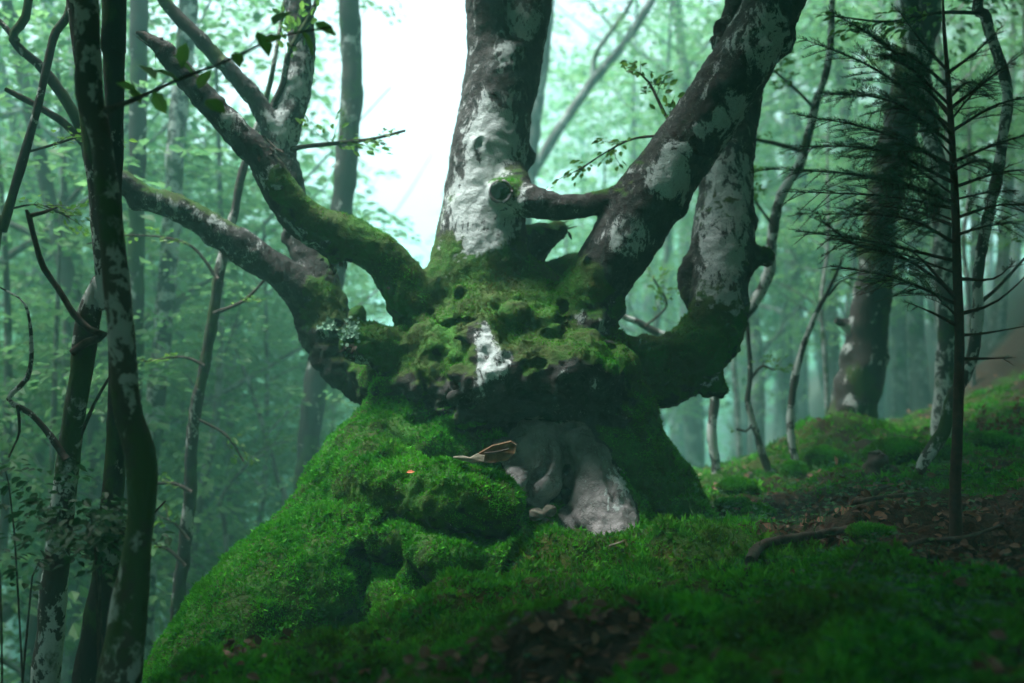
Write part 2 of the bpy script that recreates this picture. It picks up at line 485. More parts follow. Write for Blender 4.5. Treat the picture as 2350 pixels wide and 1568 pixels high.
def height(x, y):
    x = np.asarray(x, dtype=np.float64); y = np.asarray(y, dtype=np.float64)
    z = 0.08 + 0.12 * x + 0.012 * np.maximum(x, 0) ** 2 * sstep(3, 8, y)
    z = z + 0.05 * np.maximum(x - 4, 0) + 0.34 * np.maximum(x - 4.7, 0) * sstep(8.5, 12, y) * (1 - sstep(9, 16, x))                                     # the hillside on the right
    edge = -1.15 + 0.12 * (y - 5)
    z = z - 0.75 * np.maximum(edge - x, 0) ** 1.15                          # bank dropping to the left
    back = 8.6 + 0.55 * np.maximum(x, 0) - 0.5 * np.maximum(-x, 0)
    z = z - 0.42 * np.maximum(y - back, 0) * (1 - 0.75 * sstep(4, 14, x))
    far = fbm(np.stack([x * .11, y * .11, x * 0], -1).reshape(-1, 3), 77, 3).reshape(x.shape) * 1.2
    d = np.sqrt(x * x + (y - 5) ** 2)
    z = z + far * sstep(8, 30, d)
    lo = -7 + 0.12 * np.clip(x, -15, 15)
    z = np.where(z < lo + 2, lo + 2 * np.exp((z - lo - 2) / 2.0), z)         # levels out in the hollow
    hi = 9.0
    z = np.where(z > hi - 3, hi - 3 * np.exp(-(z - hi + 3) / 3.0), z)
    near = 1 - sstep(9, 16, d)
    z = z + hummocks(x.ravel(), y.ravel()).reshape(x.shape) * near
    for bx, by, r, h in BUMPS:
        z = z + h * np.exp(-((x - bx) ** 2 + (y - by) ** 2) / (r * r * .6))
    return z

def ground_pt(u, v, d0=2.5, d1=14):
    """where the picture ray meets the ground"""
    ds = np.linspace(d0, d1, 400)
    pts = np.array([P(u, v, d) for d in ds])
    below = np.where(pts[:, 2] < height(pts[:, 0], pts[:, 1]))[0]
    return pts[below[0]] if len(below) else pts[-1]

_rc = RS(41)
for _ in range(46):                                        # low moss cushions all over the front
    yy = _rc.uniform(2.8, 6.2); xx = _rc.uniform(-.25, .6) * yy
    BUMPS.append((xx, yy, _rc.uniform(.13, .30), _rc.uniform(.03, .10)))
HOLES = [(*ground_pt(u, v)[:2], r, a) for u, v, r, a in ((1290, 1500, .18, -.8), (1400, 1440, .16, -.5), (1480, 1400, .15, -.35), (2200, 1180, .8, -.8), (2080, 1170, .45, -.5), (1930, 1150, .4, -.5), (2290, 1290, .6, -.8), (1960, 1215, .3, -.4), (1700, 1160, .3, -.35),
          (1560, 1290, .5, .5), (1230, 1300, .4, .5), (1850, 1310, .4, .5), (1500, 1330, .5, .4), (2000, 1400, .5, .3), (1100, 1450, .5, .4), (1700, 1400, .6, .35))]

def ground_moss(x, y):
    """1 where the floor carries moss, 0 where dead leaves and soil lie open"""
    p = np.stack([x, y, np.zeros_like(x)], -1)
    m = 0.66 + 0.70 * fbm(p * 1.3, 5, 4)
    for hx, hy, r, a in HOLES:
        m = m + a * np.exp(-((x - hx) ** 2 + (y - hy) ** 2) / r ** 2)
    m = m - .5 * sstep(4.6, 6, x)
    return np.clip(m, 0, 1)

gx = np.concatenate([-np.geomspace(100, 4.5, 46), np.linspace(-4.4, 5.6, 330), np.geomspace(5.75, 100, 44)])
gy = np.concatenate([-np.geomspace(60, 1, 18), np.linspace(-.8, 2, 22), np.linspace(2.1, 10.5, 280), np.geomspace(10.6, 100, 56)])
GX, GY = np.meshgrid(gx, gy, indexing='ij')
GZ = height(GX, GY)
GV = np.stack([GX, GY, GZ], -1).reshape(-1, 3)
nx, ny = GX.shape
ii = np.arange(nx - 1)[:, None] * ny + np.arange(ny - 1)[None]
GQ = np.stack([ii, ii + ny, ii + ny + 1, ii + 1], -1).reshape(-1, 4)
ground = mesh_obj('ground', GV, [GQ], M['ground'], attrs={'moss': ground_moss(GX.ravel(), GY.ravel())})
ground['kind'] = 'structure'
ground['label'] = 'mossy forest floor strewn with dead leaves, falling away behind the tree'

# ------------------------------------------------------------------ the ancient tree: one continuous body
VOX = 0.0145
LO = np.array([-2.75, 4.35, -1.35]); HI = np.array([1.95, 7.75, 3.92])
SH = np.ceil((HI - LO) / VOX).astype(int) + 1
AX = [LO[k] + VOX * np.arange(SH[k]) for k in range(3)]
D = np.full(SH, 1.0, dtype=np.float32)

def box_of(lo, hi):
    a = np.clip(np.floor((lo - LO) / VOX).astype(int), 0, SH - 1)
    b = np.clip(np.ceil((hi - LO) / VOX).astype(int) + 1, 1, SH)
    return tuple(slice(i, j) for i, j in zip(a, b))

def grid_of(s):
    return np.meshgrid(*[AX[k][s[k]].astype(np.float32) for k in range(3)], indexing='ij')

def smin(a, b, k):
    h = np.maximum(k - np.abs(a - b), 0) / k
    return np.minimum(a, b) - h * h * k * .25

def add_cone(a, b, k):
    """round cone between rows (x,y,z,r), blended into the field"""
    pa, ra, pb, rb = a[:3], a[3], b[:3], b[3]
    m = max(ra, rb) + k + .03
    s = box_of(np.minimum(pa, pb) - m, np.maximum(pa, pb) + m)
    X, Y, Z = grid_of(s)
    if X.size == 0: return
    ba = pb - pa; L2 = float(ba @ ba) + 1e-9
    t = np.clip(((X - pa[0]) * ba[0] + (Y - pa[1]) * ba[1] + (Z - pa[2]) * ba[2]) / L2, 0, 1)
    d = np.sqrt((X - pa[0] - t * ba[0]) ** 2 + (Y - pa[1] - t * ba[1]) ** 2 + (Z - pa[2] - t * ba[2]) ** 2) - (ra + t * (rb - ra))
    D[s] = smin(D[s], d, k)

def ell(u, v, d, ru, rv, rd, k=.06, cut=False):
    """ellipsoid at picture point; ru, rv in px, rd in metres"""
    c = P(u, v, d); r = np.array([ru * d / F, rd, rv * d / F])
    s = box_of(c - r - k - .05, c + r + k + .05)
    X, Y, Z = grid_of(s)
    q = np.sqrt(((X - c[0]) / r[0]) ** 2 + ((Y - c[1]) / r[1]) ** 2 + ((Z - c[2]) / r[2]) ** 2)
    q2 = np.sqrt(((X - c[0]) / r[0] ** 2) ** 2 + ((Y - c[1]) / r[1] ** 2) ** 2 + ((Z - c[2]) / r[2] ** 2) ** 2) + 1e-6
    e = q * (q - 1) / q2
    if cut: D[s] = -smin(-D[s], e, k)
    else: D[s] = smin(D[s], e, k)

def limb(pts, k=.05, step=.07):
    q = spline(px(pts), step)
    for a, b in zip(q[:-1], q[1:]): add_cone(a, b, k)

# lower trunk and flare
limb([(1170, 860, 250, 6.45), (1195, 960, 255, 6.5), (1215, 1080, 290, 6.55), (1220, 1230, 350, 6.6), (1220, 1400, 420, 6.6)], .10)
# right buttress
limb([(1370, 930, 85, 6.15), (1420, 1040, 95, 6.1), (1480, 1130, 100, 6.1), (1560, 1220, 80, 6.0), (1650, 1290, 45, 5.9), (1740, 1340, 25, 5.75)], .08)
# grey buttress inside the hollow, running down to the front
limb([(1325, 960, 60, 6.0), (1352, 1060, 62, 5.82), (1388, 1160, 66, 5.64), (1428, 1250, 64, 5.46), (1445, 1320, 56, 5.35)], .025)
limb([(1400, 1110, 60, 5.95), (1440, 1220, 60, 5.75)], .05)
# shoulder joining the collar to the right flank
limb([(1385, 880, 80, 6.0), (1405, 960, 88, 5.97), (1435, 1050, 88, 5.98), (1480, 1140, 90, 6.02)], .06)
limb([(1300, 900, 70, 6.0), (1330, 950, 66, 5.98), (1350, 1010, 60, 5.93)], .05)
# rounded grey fold left of it
ell(1195, 1012, 5.90, 88, 52, .24, .03)
limb([(1222, 1000, 50, 5.78), (1250, 1050, 42, 5.72), (1250, 1115, 42, 5.66), (1236, 1160, 28, 5.70)], .025)
ell(1185, 1115, 5.62, 38, 50, .13, .03)
ell(1330, 1215, 5.55, 30, 42, .09, .02)
# overhanging mass with all its burrs
ell(1150, 850, 6.35, 285, 150, .62, .08)
for b in ((905, 905, 6.15, 60, 55, .2), (985, 880, 5.98, 85, 75, .25), (1050, 940, 5.88, 75, 55, .2), (1120, 880, 5.82, 100, 85, .28),
          (1100, 955, 5.78, 70, 45, .16), (1215, 850, 5.84, 95, 85, .28), (1310, 860, 5.80, 110, 80, .28), (1385, 860, 5.90, 75, 85, .25),
          (1390, 930, 5.95, 70, 75, .2), (1290, 930, 5.92, 90, 45, .18), (1005, 800, 6.08, 95, 85, .26), (940, 820, 6.15, 70, 60, .2),
          (1110, 760, 6.02, 75, 95, .25), (1245, 755, 5.98, 70, 60, .22), (1330, 805, 5.86, 85, 45, .2), (1225, 930, 5.86, 38, 36, .12),
          (1160, 930, 5.74, 60, 40, .15), (1400, 800, 6.1, 50, 40, .2), (870, 870, 6.2, 50, 50, .18)):
    ell(*b, .045)
# bark ridge running down from the central stem
limb([(1095, 690, 62, 6.12), (1105, 760, 56, 5.9), (1125, 820, 52, 5.74), (1150, 865, 40, 5.66)], .04)
# central stem
limb([(1150, 830, 150, 6.3), (1120, 720, 115, 6.3), (1103, 630, 104, 6.3), (1105, 540, 95, 6.32), (1115, 450, 83, 6.34), (1124, 350, 80, 6.36), (1138, 250, 74, 6.38), (1150, 160, 76, 6.4)], .06)
limb([(1140, 220, 62, 6.38), (1122, 100, 48, 6.36), (1115, 0, 45, 6.34), (1110, -90, 44, 6.3)], .03)
limb([(1165, 230, 62, 6.40), (1190, 110, 56, 6.44), (1212, 0, 52, 6.48), (1225, -90, 48, 6.5)], .03)
limb([(1195, 640, 55, 6.3), (1250, 720, 70, 6.2), (1290, 790, 70, 6.1)], .06)
ell(1208, 362, 6.35, 22, 26, .06, .03)
ell(1185, 110, 6.26, 20, 12, .05, .02)
ell(1020, 590, 6.2, 30, 45, .08, .04)
ell(1010, 655, 6.15, 40, 60, .10, .05)
# sawn-off knot and the branch grown across to the right limb
limb([(1165, 420, 44, 6.25), (1180, 430, 40, 6.12)], .05)
limb([(1150, 440, 33, 6.2), (1149, 440, 29, 5.98)], .012)
ell(1148, 440, 5.93, 19, 19, .09, .006, True)
limb([(1165, 450, 42, 6.1), (1210, 462, 38, 6.03), (1270, 474, 31, 6.0), (1330, 474, 27, 6.0), (1390, 458, 22, 5.98), (1440, 428, 19, 5.96), (1490, 385, 22, 5.95)], .02)
limb([(1195, 560, 40, 6.45), (1245, 545, 33, 6.55), (1280, 530, 24, 6.6)], .03)
limb([(1225, 590, 22, 6.5), (1240, 580, 20, 6.55)], .03)
limb([(1240, 660, 40, 6.55), (1320, 625, 38, 6.5), (1380, 640, 40, 6.3)], .05)
# right limb
limb([(1310, 790, 85, 6.1), (1335, 720, 72, 6.08), (1375, 640, 66, 6.05), (1428, 560, 70, 6.02), (1480, 470, 72, 6.0), (1550, 375, 68, 5.97), (1620, 270, 66, 5.93),
      (1690, 165, 68, 5.9), (1745, 70, 62, 5.86), (1790, -20, 58, 5.82), (1815, -100, 55, 5.8)], .05)
ell(1385, 535, 6.0, 22, 26, .07, .03); ell(1497, 545, 6.02, 24, 30, .07, .04); ell(1556, 475, 5.98, 22, 26, .07, .04)
ell(1795, 95, 5.86, 30, 34, .09, .05); ell(1650, 180, 5.86, 20, 22, .06, .03); ell(1400, 690, 6.05, 26, 30, .08, .04)
limb([(1690, 170, 38, 6.0), (1665, 105, 27, 6.05), (1690, 30, 26, 6.1), (1700, -60, 24, 6.14)], .03)
limb([(1665, 110, 24, 6.03), (1640, 95, 14, 6.0)], .02)
# lower right limb, elbow and riser
limb([(1390, 870, 100, 6.3), (1470, 860, 78, 6.3), (1560, 838, 66, 6.3), (1620, 800, 66, 6.32), (1650, 730, 58, 6.36), (1652, 650, 60, 6.42), (1658, 560, 66, 6.48),
      (1665, 470, 58, 6.55), (1668, 390, 54, 6.6), (1690, 290, 44, 6.66), (1715, 200, 32, 6.7), (1735, 100, 26, 6.75)], .05)
limb([(1615, 840, 48, 6.28), (1640, 885, 24, 6.25), (1655, 900, 14, 6.24)], .04)
limb([(1700, 610, 34, 6.48), (1735, 588, 21, 6.48), (1748, 582, 15, 6.48)], .03)
limb([(1700, 530, 24, 6.5), (1726, 512, 16, 6.5)], .03)
limb([(1612, 720, 20, 6.42), (1582, 680, 18, 6.44), (1578, 630, 22, 6.46), (1610, 580, 24, 6.48)], .025)
ell(1440, 810, 6.3, 36, 34, .1, .03)
# upper left limb
limb([(985, 800, 75, 6.15), (955, 720, 54, 6.13), (915, 630, 46, 6.1), (865, 580, 45, 6.06), (800, 548, 44, 6.02), (740, 528, 44, 5.98), (690, 500, 40, 5.94),
      (648, 445, 36, 5.9), (615, 390, 33, 5.87), (588, 345, 31, 5.85)], .045)
limb([(590, 350, 34, 5.85), (545, 305, 32, 5.82), (490, 245, 29, 5.78), (430, 180, 27, 5.74), (380, 120, 23, 5.7), (350, 92, 14, 5.68)], .012)
ell(770, 575, 5.98, 34, 18, .07, .03); ell(900, 672, 6.06, 26, 22, .07, .03); ell(880, 640, 6.06, 22, 24, .06, .03)
# lower left limb and its two arms
limb([(930, 880, 80, 6.25), (850, 868, 55, 6.3), (785, 820, 56, 6.36), (752, 750, 55, 6.4), (738, 690, 50, 6.42), (722, 620, 40, 6.46), (695, 555, 32, 6.5), (672, 480, 31, 6.54),
      (655, 410, 34, 6.58), (640, 340, 36, 6.6), (662, 270, 33, 6.62), (685, 180, 29, 6.64), (692, 80, 26, 6.66), (684, 0, 26, 6.68), (676, -90, 24, 6.7)], .04)
limb([(740, 730, 48, 6.38), (690, 665, 40, 6.33), (620, 610, 35, 6.28), (545, 562, 36, 6.23), (480, 518, 31, 6.18), (410, 478, 29, 6.13), (340, 455, 26, 6.08), (285, 420, 24, 6.04), (240, 400, 23, 6.0)], .03)
limb([(642, 335, 28, 6.58), (608, 265, 22, 6.54), (560, 195, 19, 6.5), (505, 140, 18, 6.46)], .03)
ell(495, 545, 6.18, 26, 24, .07, .03); ell(315, 465, 6.06, 22, 20, .05, .02); ell(580, 600, 6.24, 22, 20, .06, .03)
# mossy stub
limb([(930, 810, 58, 6.05), (870, 792, 48, 5.98), (815, 790, 40, 5.93)], .04)
ell(806, 792, 5.88, 16, 26, .06, .01, True)
ell(823, 722, 6.15, 19, 24, .05, .02); limb([(822, 730, 18, 6.15), (830, 790, 20, 6.12)], .02)
# mossy flank and roots on the left
limb([(1000, 960, 90, 6.2), (930, 1010, 110, 6.1), (870, 1110, 140, 5.98), (830, 1230, 165, 5.85), (760, 1360, 190, 5.65), (640, 1490, 215, 5.4), (540, 1640, 210, 5.15)], .08)
limb([(960, 1000, 70, 5.9), (1000, 1040, 70, 5.85), (1060, 1060, 55, 5.85)], .06)
limb([(860, 1110, 95, 5.62), (950, 1135, 74, 5.32), (1050, 1150, 70, 5.12), (1145, 1162, 62, 5.12)], .045)
limb([(850, 1180, 90, 5.55), (900, 1225, 66, 5.3), (960, 1240, 42, 5.12), (1005, 1288, 52, 4.98), (1066, 1290, 44, 4.97)], .035)
limb([(950, 1280, 30, 5.12), (940, 1350, 27, 5.08), (945, 1410, 30, 5.0)], .03)
limb([(760, 1230, 80, 5.45), (755, 1310, 66, 5.25), (768, 1385, 46, 5.15)], .04)
limb([(900, 1360, 50, 5.25), (895, 1440, 70, 5.02), (885, 1560, 95, 4.85)], .05)
limb([(700, 1350, 130, 5.45), (600, 1440, 150, 5.2), (520, 1560, 150, 5.0), (440, 1680, 150, 4.85)], .08)
limb([(560, 1380, 90, 5.3), (500, 1480, 90, 5.05)], .05)

def hit(u, v):
    """distance of the field's surface along a picture ray"""
    ds = np.arange(4.4, 7.2, VOX * .7)
    g = np.stack([P(u, v, d) for d in ds]); ix = np.round((g - LO) / VOX).astype(int)
    ok = ((ix >= 0) & (ix < SH)).all(1)
    w = np.where(np.where(ok, D[tuple(np.clip(ix, 0, SH - 1).T)], 1) < 0)[0]
    return ds[w[0]] if len(w) else None

def pit(u, v, ru, rv, rd, k=.02, out=.0):
    d = hit(u, v)
    if d is not None: ell(u, v, d - out, ru, rv, rd, k, True)
pit(832, 1330, 20, 62, .30); pit(834, 1420, 22, 50, .25); pit(822, 1290, 26, 24, .25)
pit(1040, 1232, 60, 18, .30); pit(1120, 1240, 60, 20, .30); pit(1170, 1225, 36, 22, .25)
pit(1045, 1358, 60, 18, .25); pit(1000, 1365, 40, 16, .2)
pit(905, 1290, 22, 26, .18)
pit(1150, 992, 60, 16, .20, .03); pit(1210, 962, 70, 14, .16, .03); pit(1110, 1068, 50, 14, .16, .02)
pit(1275, 1158, 24, 16, .16, .02)
def groove(pts, k=.012):
    """crease cut along picture points (u, v, r_px) at the depth of the surface"""
    for (ua, va, ra), (ub, vb, rb) in zip(pts[:-1], pts[1:]):
        n = max(2, int(math.hypot(ub - ua, vb - va) / 8))
        for i in range(n):
            t = i / n; u, v, r = ua + (ub - ua) * t, va + (vb - va) * t, ra + (rb - ra) * t
            d = hit(u, v)
            if d is not None: ell(u, v, d, r * 1.35, r * 1.35, r * 6 / F * 2.2, k, True)
groove([(1282, 985, 5), (1296, 1030, 8), (1304, 1070, 10), (1302, 1120, 12), (1288, 1160, 14)])
groove([(1262, 1030, 4), (1256, 1070, 7), (1232, 1092, 9), (1214, 1108, 8), (1214, 1150, 7)])
groove([(1306, 1080, 6), (1335, 1060, 5), (1355, 1020, 4)])
groove([(1304, 1170, 6), (1322, 1200, 8), (1350, 1245, 6)])
groove([(1380, 1050, 4), (1400, 1110, 5), (1410, 1160, 4)])
groove([(1140, 985, 8), (1180, 968, 10), (1230, 958, 9), (1275, 965, 7), (1330, 985, 8)])
groove([(1060, 820, 6), (1040, 860, 9), (1050, 900, 8), (1015, 935, 8)])
groove([(1180, 880, 6), (1200, 905, 9), (1250, 900, 8), (1290, 915, 6)])
groove([(1340, 880, 5), (1350, 920, 8), (1335, 960, 6)])
groove([(960, 850, 5), (985, 930, 8), (1000, 970, 8)])
groove([(990, 720, 9), (1005, 750, 9), (1040, 760, 6)])
groove([(1290, 700, 8), (1285, 760, 8), (1300, 800, 5)])
groove([(1405, 790, 8), (1415, 840, 7), (1430, 900, 6)])
groove([(860, 1210, 6), (900, 1190, 8), (960, 1200, 8), (1000, 1220, 10)])
groove([(800, 1270, 8), (830, 1290, 10), (870, 1300, 8)])
# burrs, pits and small knobs all over the old wood
_rb = RS(88)
for _ in range(60):
    u = _rb.uniform(870, 1430); v = _rb.uniform(690, 970)
    if (1130 < u < 1440 and v > 945) or (1070 < u < 1185 and 700 < v < 880): continue
    dd = hit(u, v)
    if dd is None: continue
    r = _rb.uniform(12, 32)
    if _rb.rand() < .62: ell(u, v, dd + .012, r * _rb.uniform(.8, 1.5), r, r * dd / F * .9, .02)
    else: groove([(u - r * 1.3, v + _rb.uniform(-12, 12), r * .16), (u, v, r * .28), (u + r * 1.3, v + _rb.uniform(-12, 12), r * .16)])
for _ in range(40):                                        # knuckles on the limbs
    u = _rb.uniform(330, 1780); v = _rb.uniform(40, 690)
    if 980 < u < 1270: continue
    dd = hit(u, v)
    if dd is None: continue
    r = _rb.uniform(9, 20); ell(u, v, dd + .015, r, r * _rb.uniform(.8, 1.3), r * dd / F, .03)
for u, v, r in ((1058, 676, 16), (902, 668, 15), (1000, 742, 14), (1350, 600, 12), (1640, 840, 12), (1102, 328, 14), (770, 590, 14), (660, 545, 12), (1430, 640, 10), (1690, 640, 10)):
    dd = hit(u, v)
    if dd is not None:
        ell(u, v, dd, r * 1.5, r * 1.5, r * 6 / F * .9, .03); ell(u, v, dd - .03, r * .8, r, r * 6 / F * 1.2, .02, True)

# naive surface nets
inside = D < 0
c = [inside[a:SH[0] - 1 + a, b:SH[1] - 1 + b, e:SH[2] - 1 + e] for a in (0, 1) for b in (0, 1) for e in (0, 1)]
cnt = sum(x.astype(np.int8) for x in c)
cells = np.argwhere((cnt > 0) & (cnt < 8))
idx = np.full(cnt.shape, -1, dtype=np.int32)
idx[tuple(cells.T)] = np.arange(len(cells))
acc = np.zeros((len(cells), 3)); num = np.zeros(len(cells))
corners = [(a, b, e) for a in (0, 1) for b in (0, 1) for e in (0, 1)]
val = {q: D[cells[:, 0] + q[0], cells[:, 1] + q[1], cells[:, 2] + q[2]] for q in corners}
for q in corners:
    for ax in range(3):
        if q[ax] == 0:
            r = list(q); r[ax] = 1; r = tuple(r)
            a, b = val[q], val[r]
            m = (a < 0) != (b < 0)
            t = np.where(m, a / np.where(m, a - b, 1), 0)
            p = np.array(q, dtype=float)[None] + t[:, None] * (np.array(r) - np.array(q))[None]
            acc += p * m[:, None]; num += m
TV = LO + (cells + acc / num[:, None]) * VOX
TQ = []
for ax in range(3):
    o1, o2 = [(1, 2), (2, 0), (0, 1)][ax]
    sl0 = [slice(None)] * 3; sl1 = [slice(None)] * 3
    sl0[ax] = slice(0, -1); sl1[ax] = slice(1, None)
    A, B = inside[tuple(sl0)], inside[tuple(sl1)]
    e = np.argwhere(A != B)
    e = e[(e[:, o1] > 0) & (e[:, o2] > 0) & (e[:, o1] < SH[o1] - 1) & (e[:, o2] < SH[o2] - 1)]
    flip = A[tuple(e.T)]
    d1 = np.eye(3, dtype=int)[o1]; d2 = np.eye(3, dtype=int)[o2]
    q = np.stack([idx[tuple((e - d1 - d2).T)], idx[tuple((e - d2).T)], idx[tuple(e.T)], idx[tuple((e - d1).T)]], -1)
    q[~flip] = q[~flip][:, ::-1]
    TQ.append(q)
TQ = np.vstack(TQ)
del D, inside, c, cnt

def vnormals(V, Q):
    n = np.cross(V[Q[:, 2]] - V[Q[:, 0]], V[Q[:, 3]] - V[Q[:, 1]])
    out = np.zeros_like(V)
    for k in range(Q.shape[1]):
        for ax in range(3): out[:, ax] += np.bincount(Q[:, k], n[:, ax], len(V))
    return unit(out)

def relax(V, Q, it, w=.5):
    E = np.vstack([Q[:, [0, 1]], Q[:, [1, 2]], Q[:, [2, 3]], Q[:, [3, 0]]])
    deg = np.bincount(E.ravel(), minlength=len(V))[:, None]
    for _ in range(it):
        s = np.stack([np.bincount(E[:, 0], V[E[:, 1], ax], len(V)) + np.bincount(E[:, 1], V[E[:, 0], ax], len(V)) for ax in range(3)], -1)
        V = V * (1 - w) + w * s / np.maximum(deg, 1)
    return V

TV = relax(TV, TQ, 2)
TN = vnormals(TV, TQ)
u0, v0, d0 = UV(TV)
rough_zone = sstep(620, 760, v0) * (1 - sstep(1150, 1350, v0))
grey = np.exp(-(((u0 - 1290) / 170) ** 2 + ((v0 - 1110) / 130) ** 2) ** 2)
amp = 0.016 + 0.048 * rough_zone * (1 - .8 * grey) + .02 * sstep(1100, 1300, v0) * (1 - grey)
TV = TV + TN * (amp * fbm(TV * 4.5, 3, 4))[:, None] + TN * ((.012 + .022 * rough_zone) * (1 - .7 * grey) * fbm(TV * 13, 9, 3))[:, None]
TV = TV + TN * (.006 * (1 - .5 * grey) * fbm(TV * 40, 12, 2))[:, None]
TN = vnormals(TV, TQ)

# what grows where: moss, pale lichen crust, bare grey wood (stored on the vertices)
u0, v0, d0 = UV(TV)
order = np.argsort(d0)
def surf(u, v, win=14):
    m = np.where((np.abs(u0 - u) < win) & (np.abs(v0 - v) < win))[0]
    if len(m) == 0: return P(u, v, 6.0)
    return TV[m[np.argmin(d0[m])]]

def blob(u, v, r, asp=1.0, rot=0.0):
    c = surf(u, v); s = np.linalg.norm(c - CAM) / F
    q = TV - c
    x = q[:, 0]; z = q[:, 2]; y = q[:, 1]
    ca, sa = math.cos(rot), math.sin(rot)
    a = x * ca + z * sa; b = -x * sa + z * ca
    e = np.sqrt((a / (r * s * asp)) ** 2 + (b / (r * s)) ** 2 + (y / (max(r, r * asp) * s * 2.2)) ** 2)
    return 1 - sstep(.55, 1.25, e)

zc = TV[:, 2]
upn = TN[:, 2]
moss = .30 + .42 * upn + .10 * fbm(TV * 2.2, 51, 3)
body = (1 - sstep(1.75, 2.15, zc)) * sstep(-1.15, -.75, TV[:, 0])              # the mass and the base are cloaked
body = np.maximum(body, (1 - sstep(.6, 1.0, zc)))
moss = moss + .40 * body - .30 * sstep(2.2, 2.7, zc)
for b in ((905, 620, 70), (800, 545, 85), (700, 510, 60), (650, 440, 45), (960, 720, 70), (740, 690, 60), (765, 770, 45), (1150, 690, 130), (1080, 650, 60), (1180, 620, 60),
          (1250, 760, 90), (1330, 640, 60), (1590, 250, 40), (1500, 800, 80), (1590, 790, 70), (1170, 415, 36), (1030, 540, 32), (860, 780, 60)):
    moss = moss + .38 * blob(*b)
for b in ((1400, 560, 110), (1350, 720, 60), (1650, 600, 110), (1680, 250, 120), (1100, 500, 80), (1110, 100, 130), (400, 160, 120), (1130, 800, 62), (1128, 800, 50), (1098, 745, 36), (1100, 745, 36), (1300, 900, 80), (1380, 920, 70), (1180, 940, 70), (1050, 930, 50), (600, 620, 120), (1270, 475, 90)):
    moss = moss - .40 * blob(*b)
lich = .12 + .16 * fbm(TV * 3, 61, 3) + .14 * sstep(1.9, 2.4, zc)
for b, w in (((1110, 480, 85, 1.0), .62), ((1070, 600, 60, 1.2), .6), ((1110, 590, 45, 1.2), .5), ((1130, 350, 70, .9), .48), ((1150, 270, 60, .9), .42), ((1090, 430, 50), .4),
             ((1128, 800, 52, .75), .8), ((1098, 750, 38, .5), .65), ((1440, 555, 45, 1.0, .9), .62), ((1530, 420, 42), .7), ((1540, 360, 30), .5), ((1600, 290, 18), .5), ((1740, 100, 55), .45),
             ((1650, 640, 80, .7), .52), ((1660, 520, 80, .7), .54), ((1670, 400, 70, .7), .52), ((1640, 720, 60, .7), .46), ((1690, 290, 50, .7), .42), ((1630, 860, 40, .7), .5), ((1372, 880, 18, .55), .5),
             ((725, 730, 38, .6), .5), ((830, 850, 26), .55), ((610, 400, 26), .6), ((680, 250, 60, .6), .42), ((690, 150, 50, .6), .4), ((650, 320, 40), .2), ((690, 570, 40, .6), .4), ((545, 270, 26), .4),
             ((560, 570, 60), .3), ((430, 490, 70), .3), ((1320, 720, 20, .7), .55), ((1400, 740, 26), .3), ((1180, 110, 26), .5), ((1200, 40, 40), .34), ((760, 560, 22), .35), ((1080, 910, 30), .25), ((1412, 1110, 44, .8), .75), ((1420, 1190, 40, .7), .3), ((1105, 850, 22), .3)):
    b = (b[0], b[1], b[2] * 1.3, *b[3:])
    lich = lich + w * .78 * blob(*b)
bare = np.zeros(len(TV))
for b in ((1220, 1020, 85, 1.2), (1260, 1090, 70), (1340, 1090, 75), (1380, 1190, 85, .8), (1420, 1250, 60), (1300, 1010, 60), (1330, 1215, 40), (1180, 1030, 50), (1320, 1150, 60), (1430, 1160, 50), (1450, 1230, 40), (1380, 1040, 45)):
    bare = np.maximum(bare, blob(*b))
moss = moss - 1.0 * bare + .22 * blob(1185, 1115, 34)
for b in ((1300, 950, 70, 1.8), (1420, 1090, 60, .8), (1450, 1180, 50, .8), (1150, 960, 60, 1.4), (1240, 900, 80, 1.6), (1380, 940, 70), (1000, 920, 50), (1060, 890, 50), (1330, 890, 60), (920, 880, 40), (1010, 730, 22), (1300, 760, 26)):
    moss = moss - .34 * blob(*b)
lich = lich - .25 * bare
zones = np.clip(np.stack([moss, lich, bare], -1), 0, 1)
tree = thing('ancient_beech', 'huge gnarled ancient beech with mossy bulging trunk and candelabra limbs', 'tree', P(1190, 1300, 6.2))
trunk = mesh_obj('trunk', TV, [TQ], M['main'], tree, attrs={'zones': zones})

# moss tufts: short pointed shoots standing out of the felt
def tufts(C, N, rs, size, brown, blades=3):
    n = len(C)
    Vs, Ts, Cs = [], [], []
    tone = np.clip(.5 + .75 * fbm(C * 3.0, 71, 3) + .35 * fbm(C * 14, 72, 2) + rs.normal(0, .2, n), 0, 1)
    bro = np.clip(brown + .9 * fbm(C * 2.6, 73, 3) + .4 * fbm(C * 11, 74, 2) + rs.normal(0, .12, n), 0, 1)
    for k in range(blades):
        dr = unit(N * rs.uniform(.5, 1.1, (n, 1)) + rand_unit(rs, n) * .75 + np.array([0, 0, .15]))
        sd = unit(np.cross(dr, rand_unit(rs, n)))
        L = size * rs.uniform(.6, 1.35, (n, 1)); W = L * rs.uniform(.16, .3, (n, 1))
        b = C + rand_unit(rs, n) * size[:, :1] * .35 - N * .003
        Vs.append(np.stack([b - sd * W, b + sd * W, b + dr * L], 1).reshape(-1, 3))
        Cs.append(np.repeat(np.stack([tone, bro, tone], -1), 3, 0))
    V = np.vstack(Vs)
    return V, np.arange(len(V)).reshape(-1, 3), np.vstack(Cs)

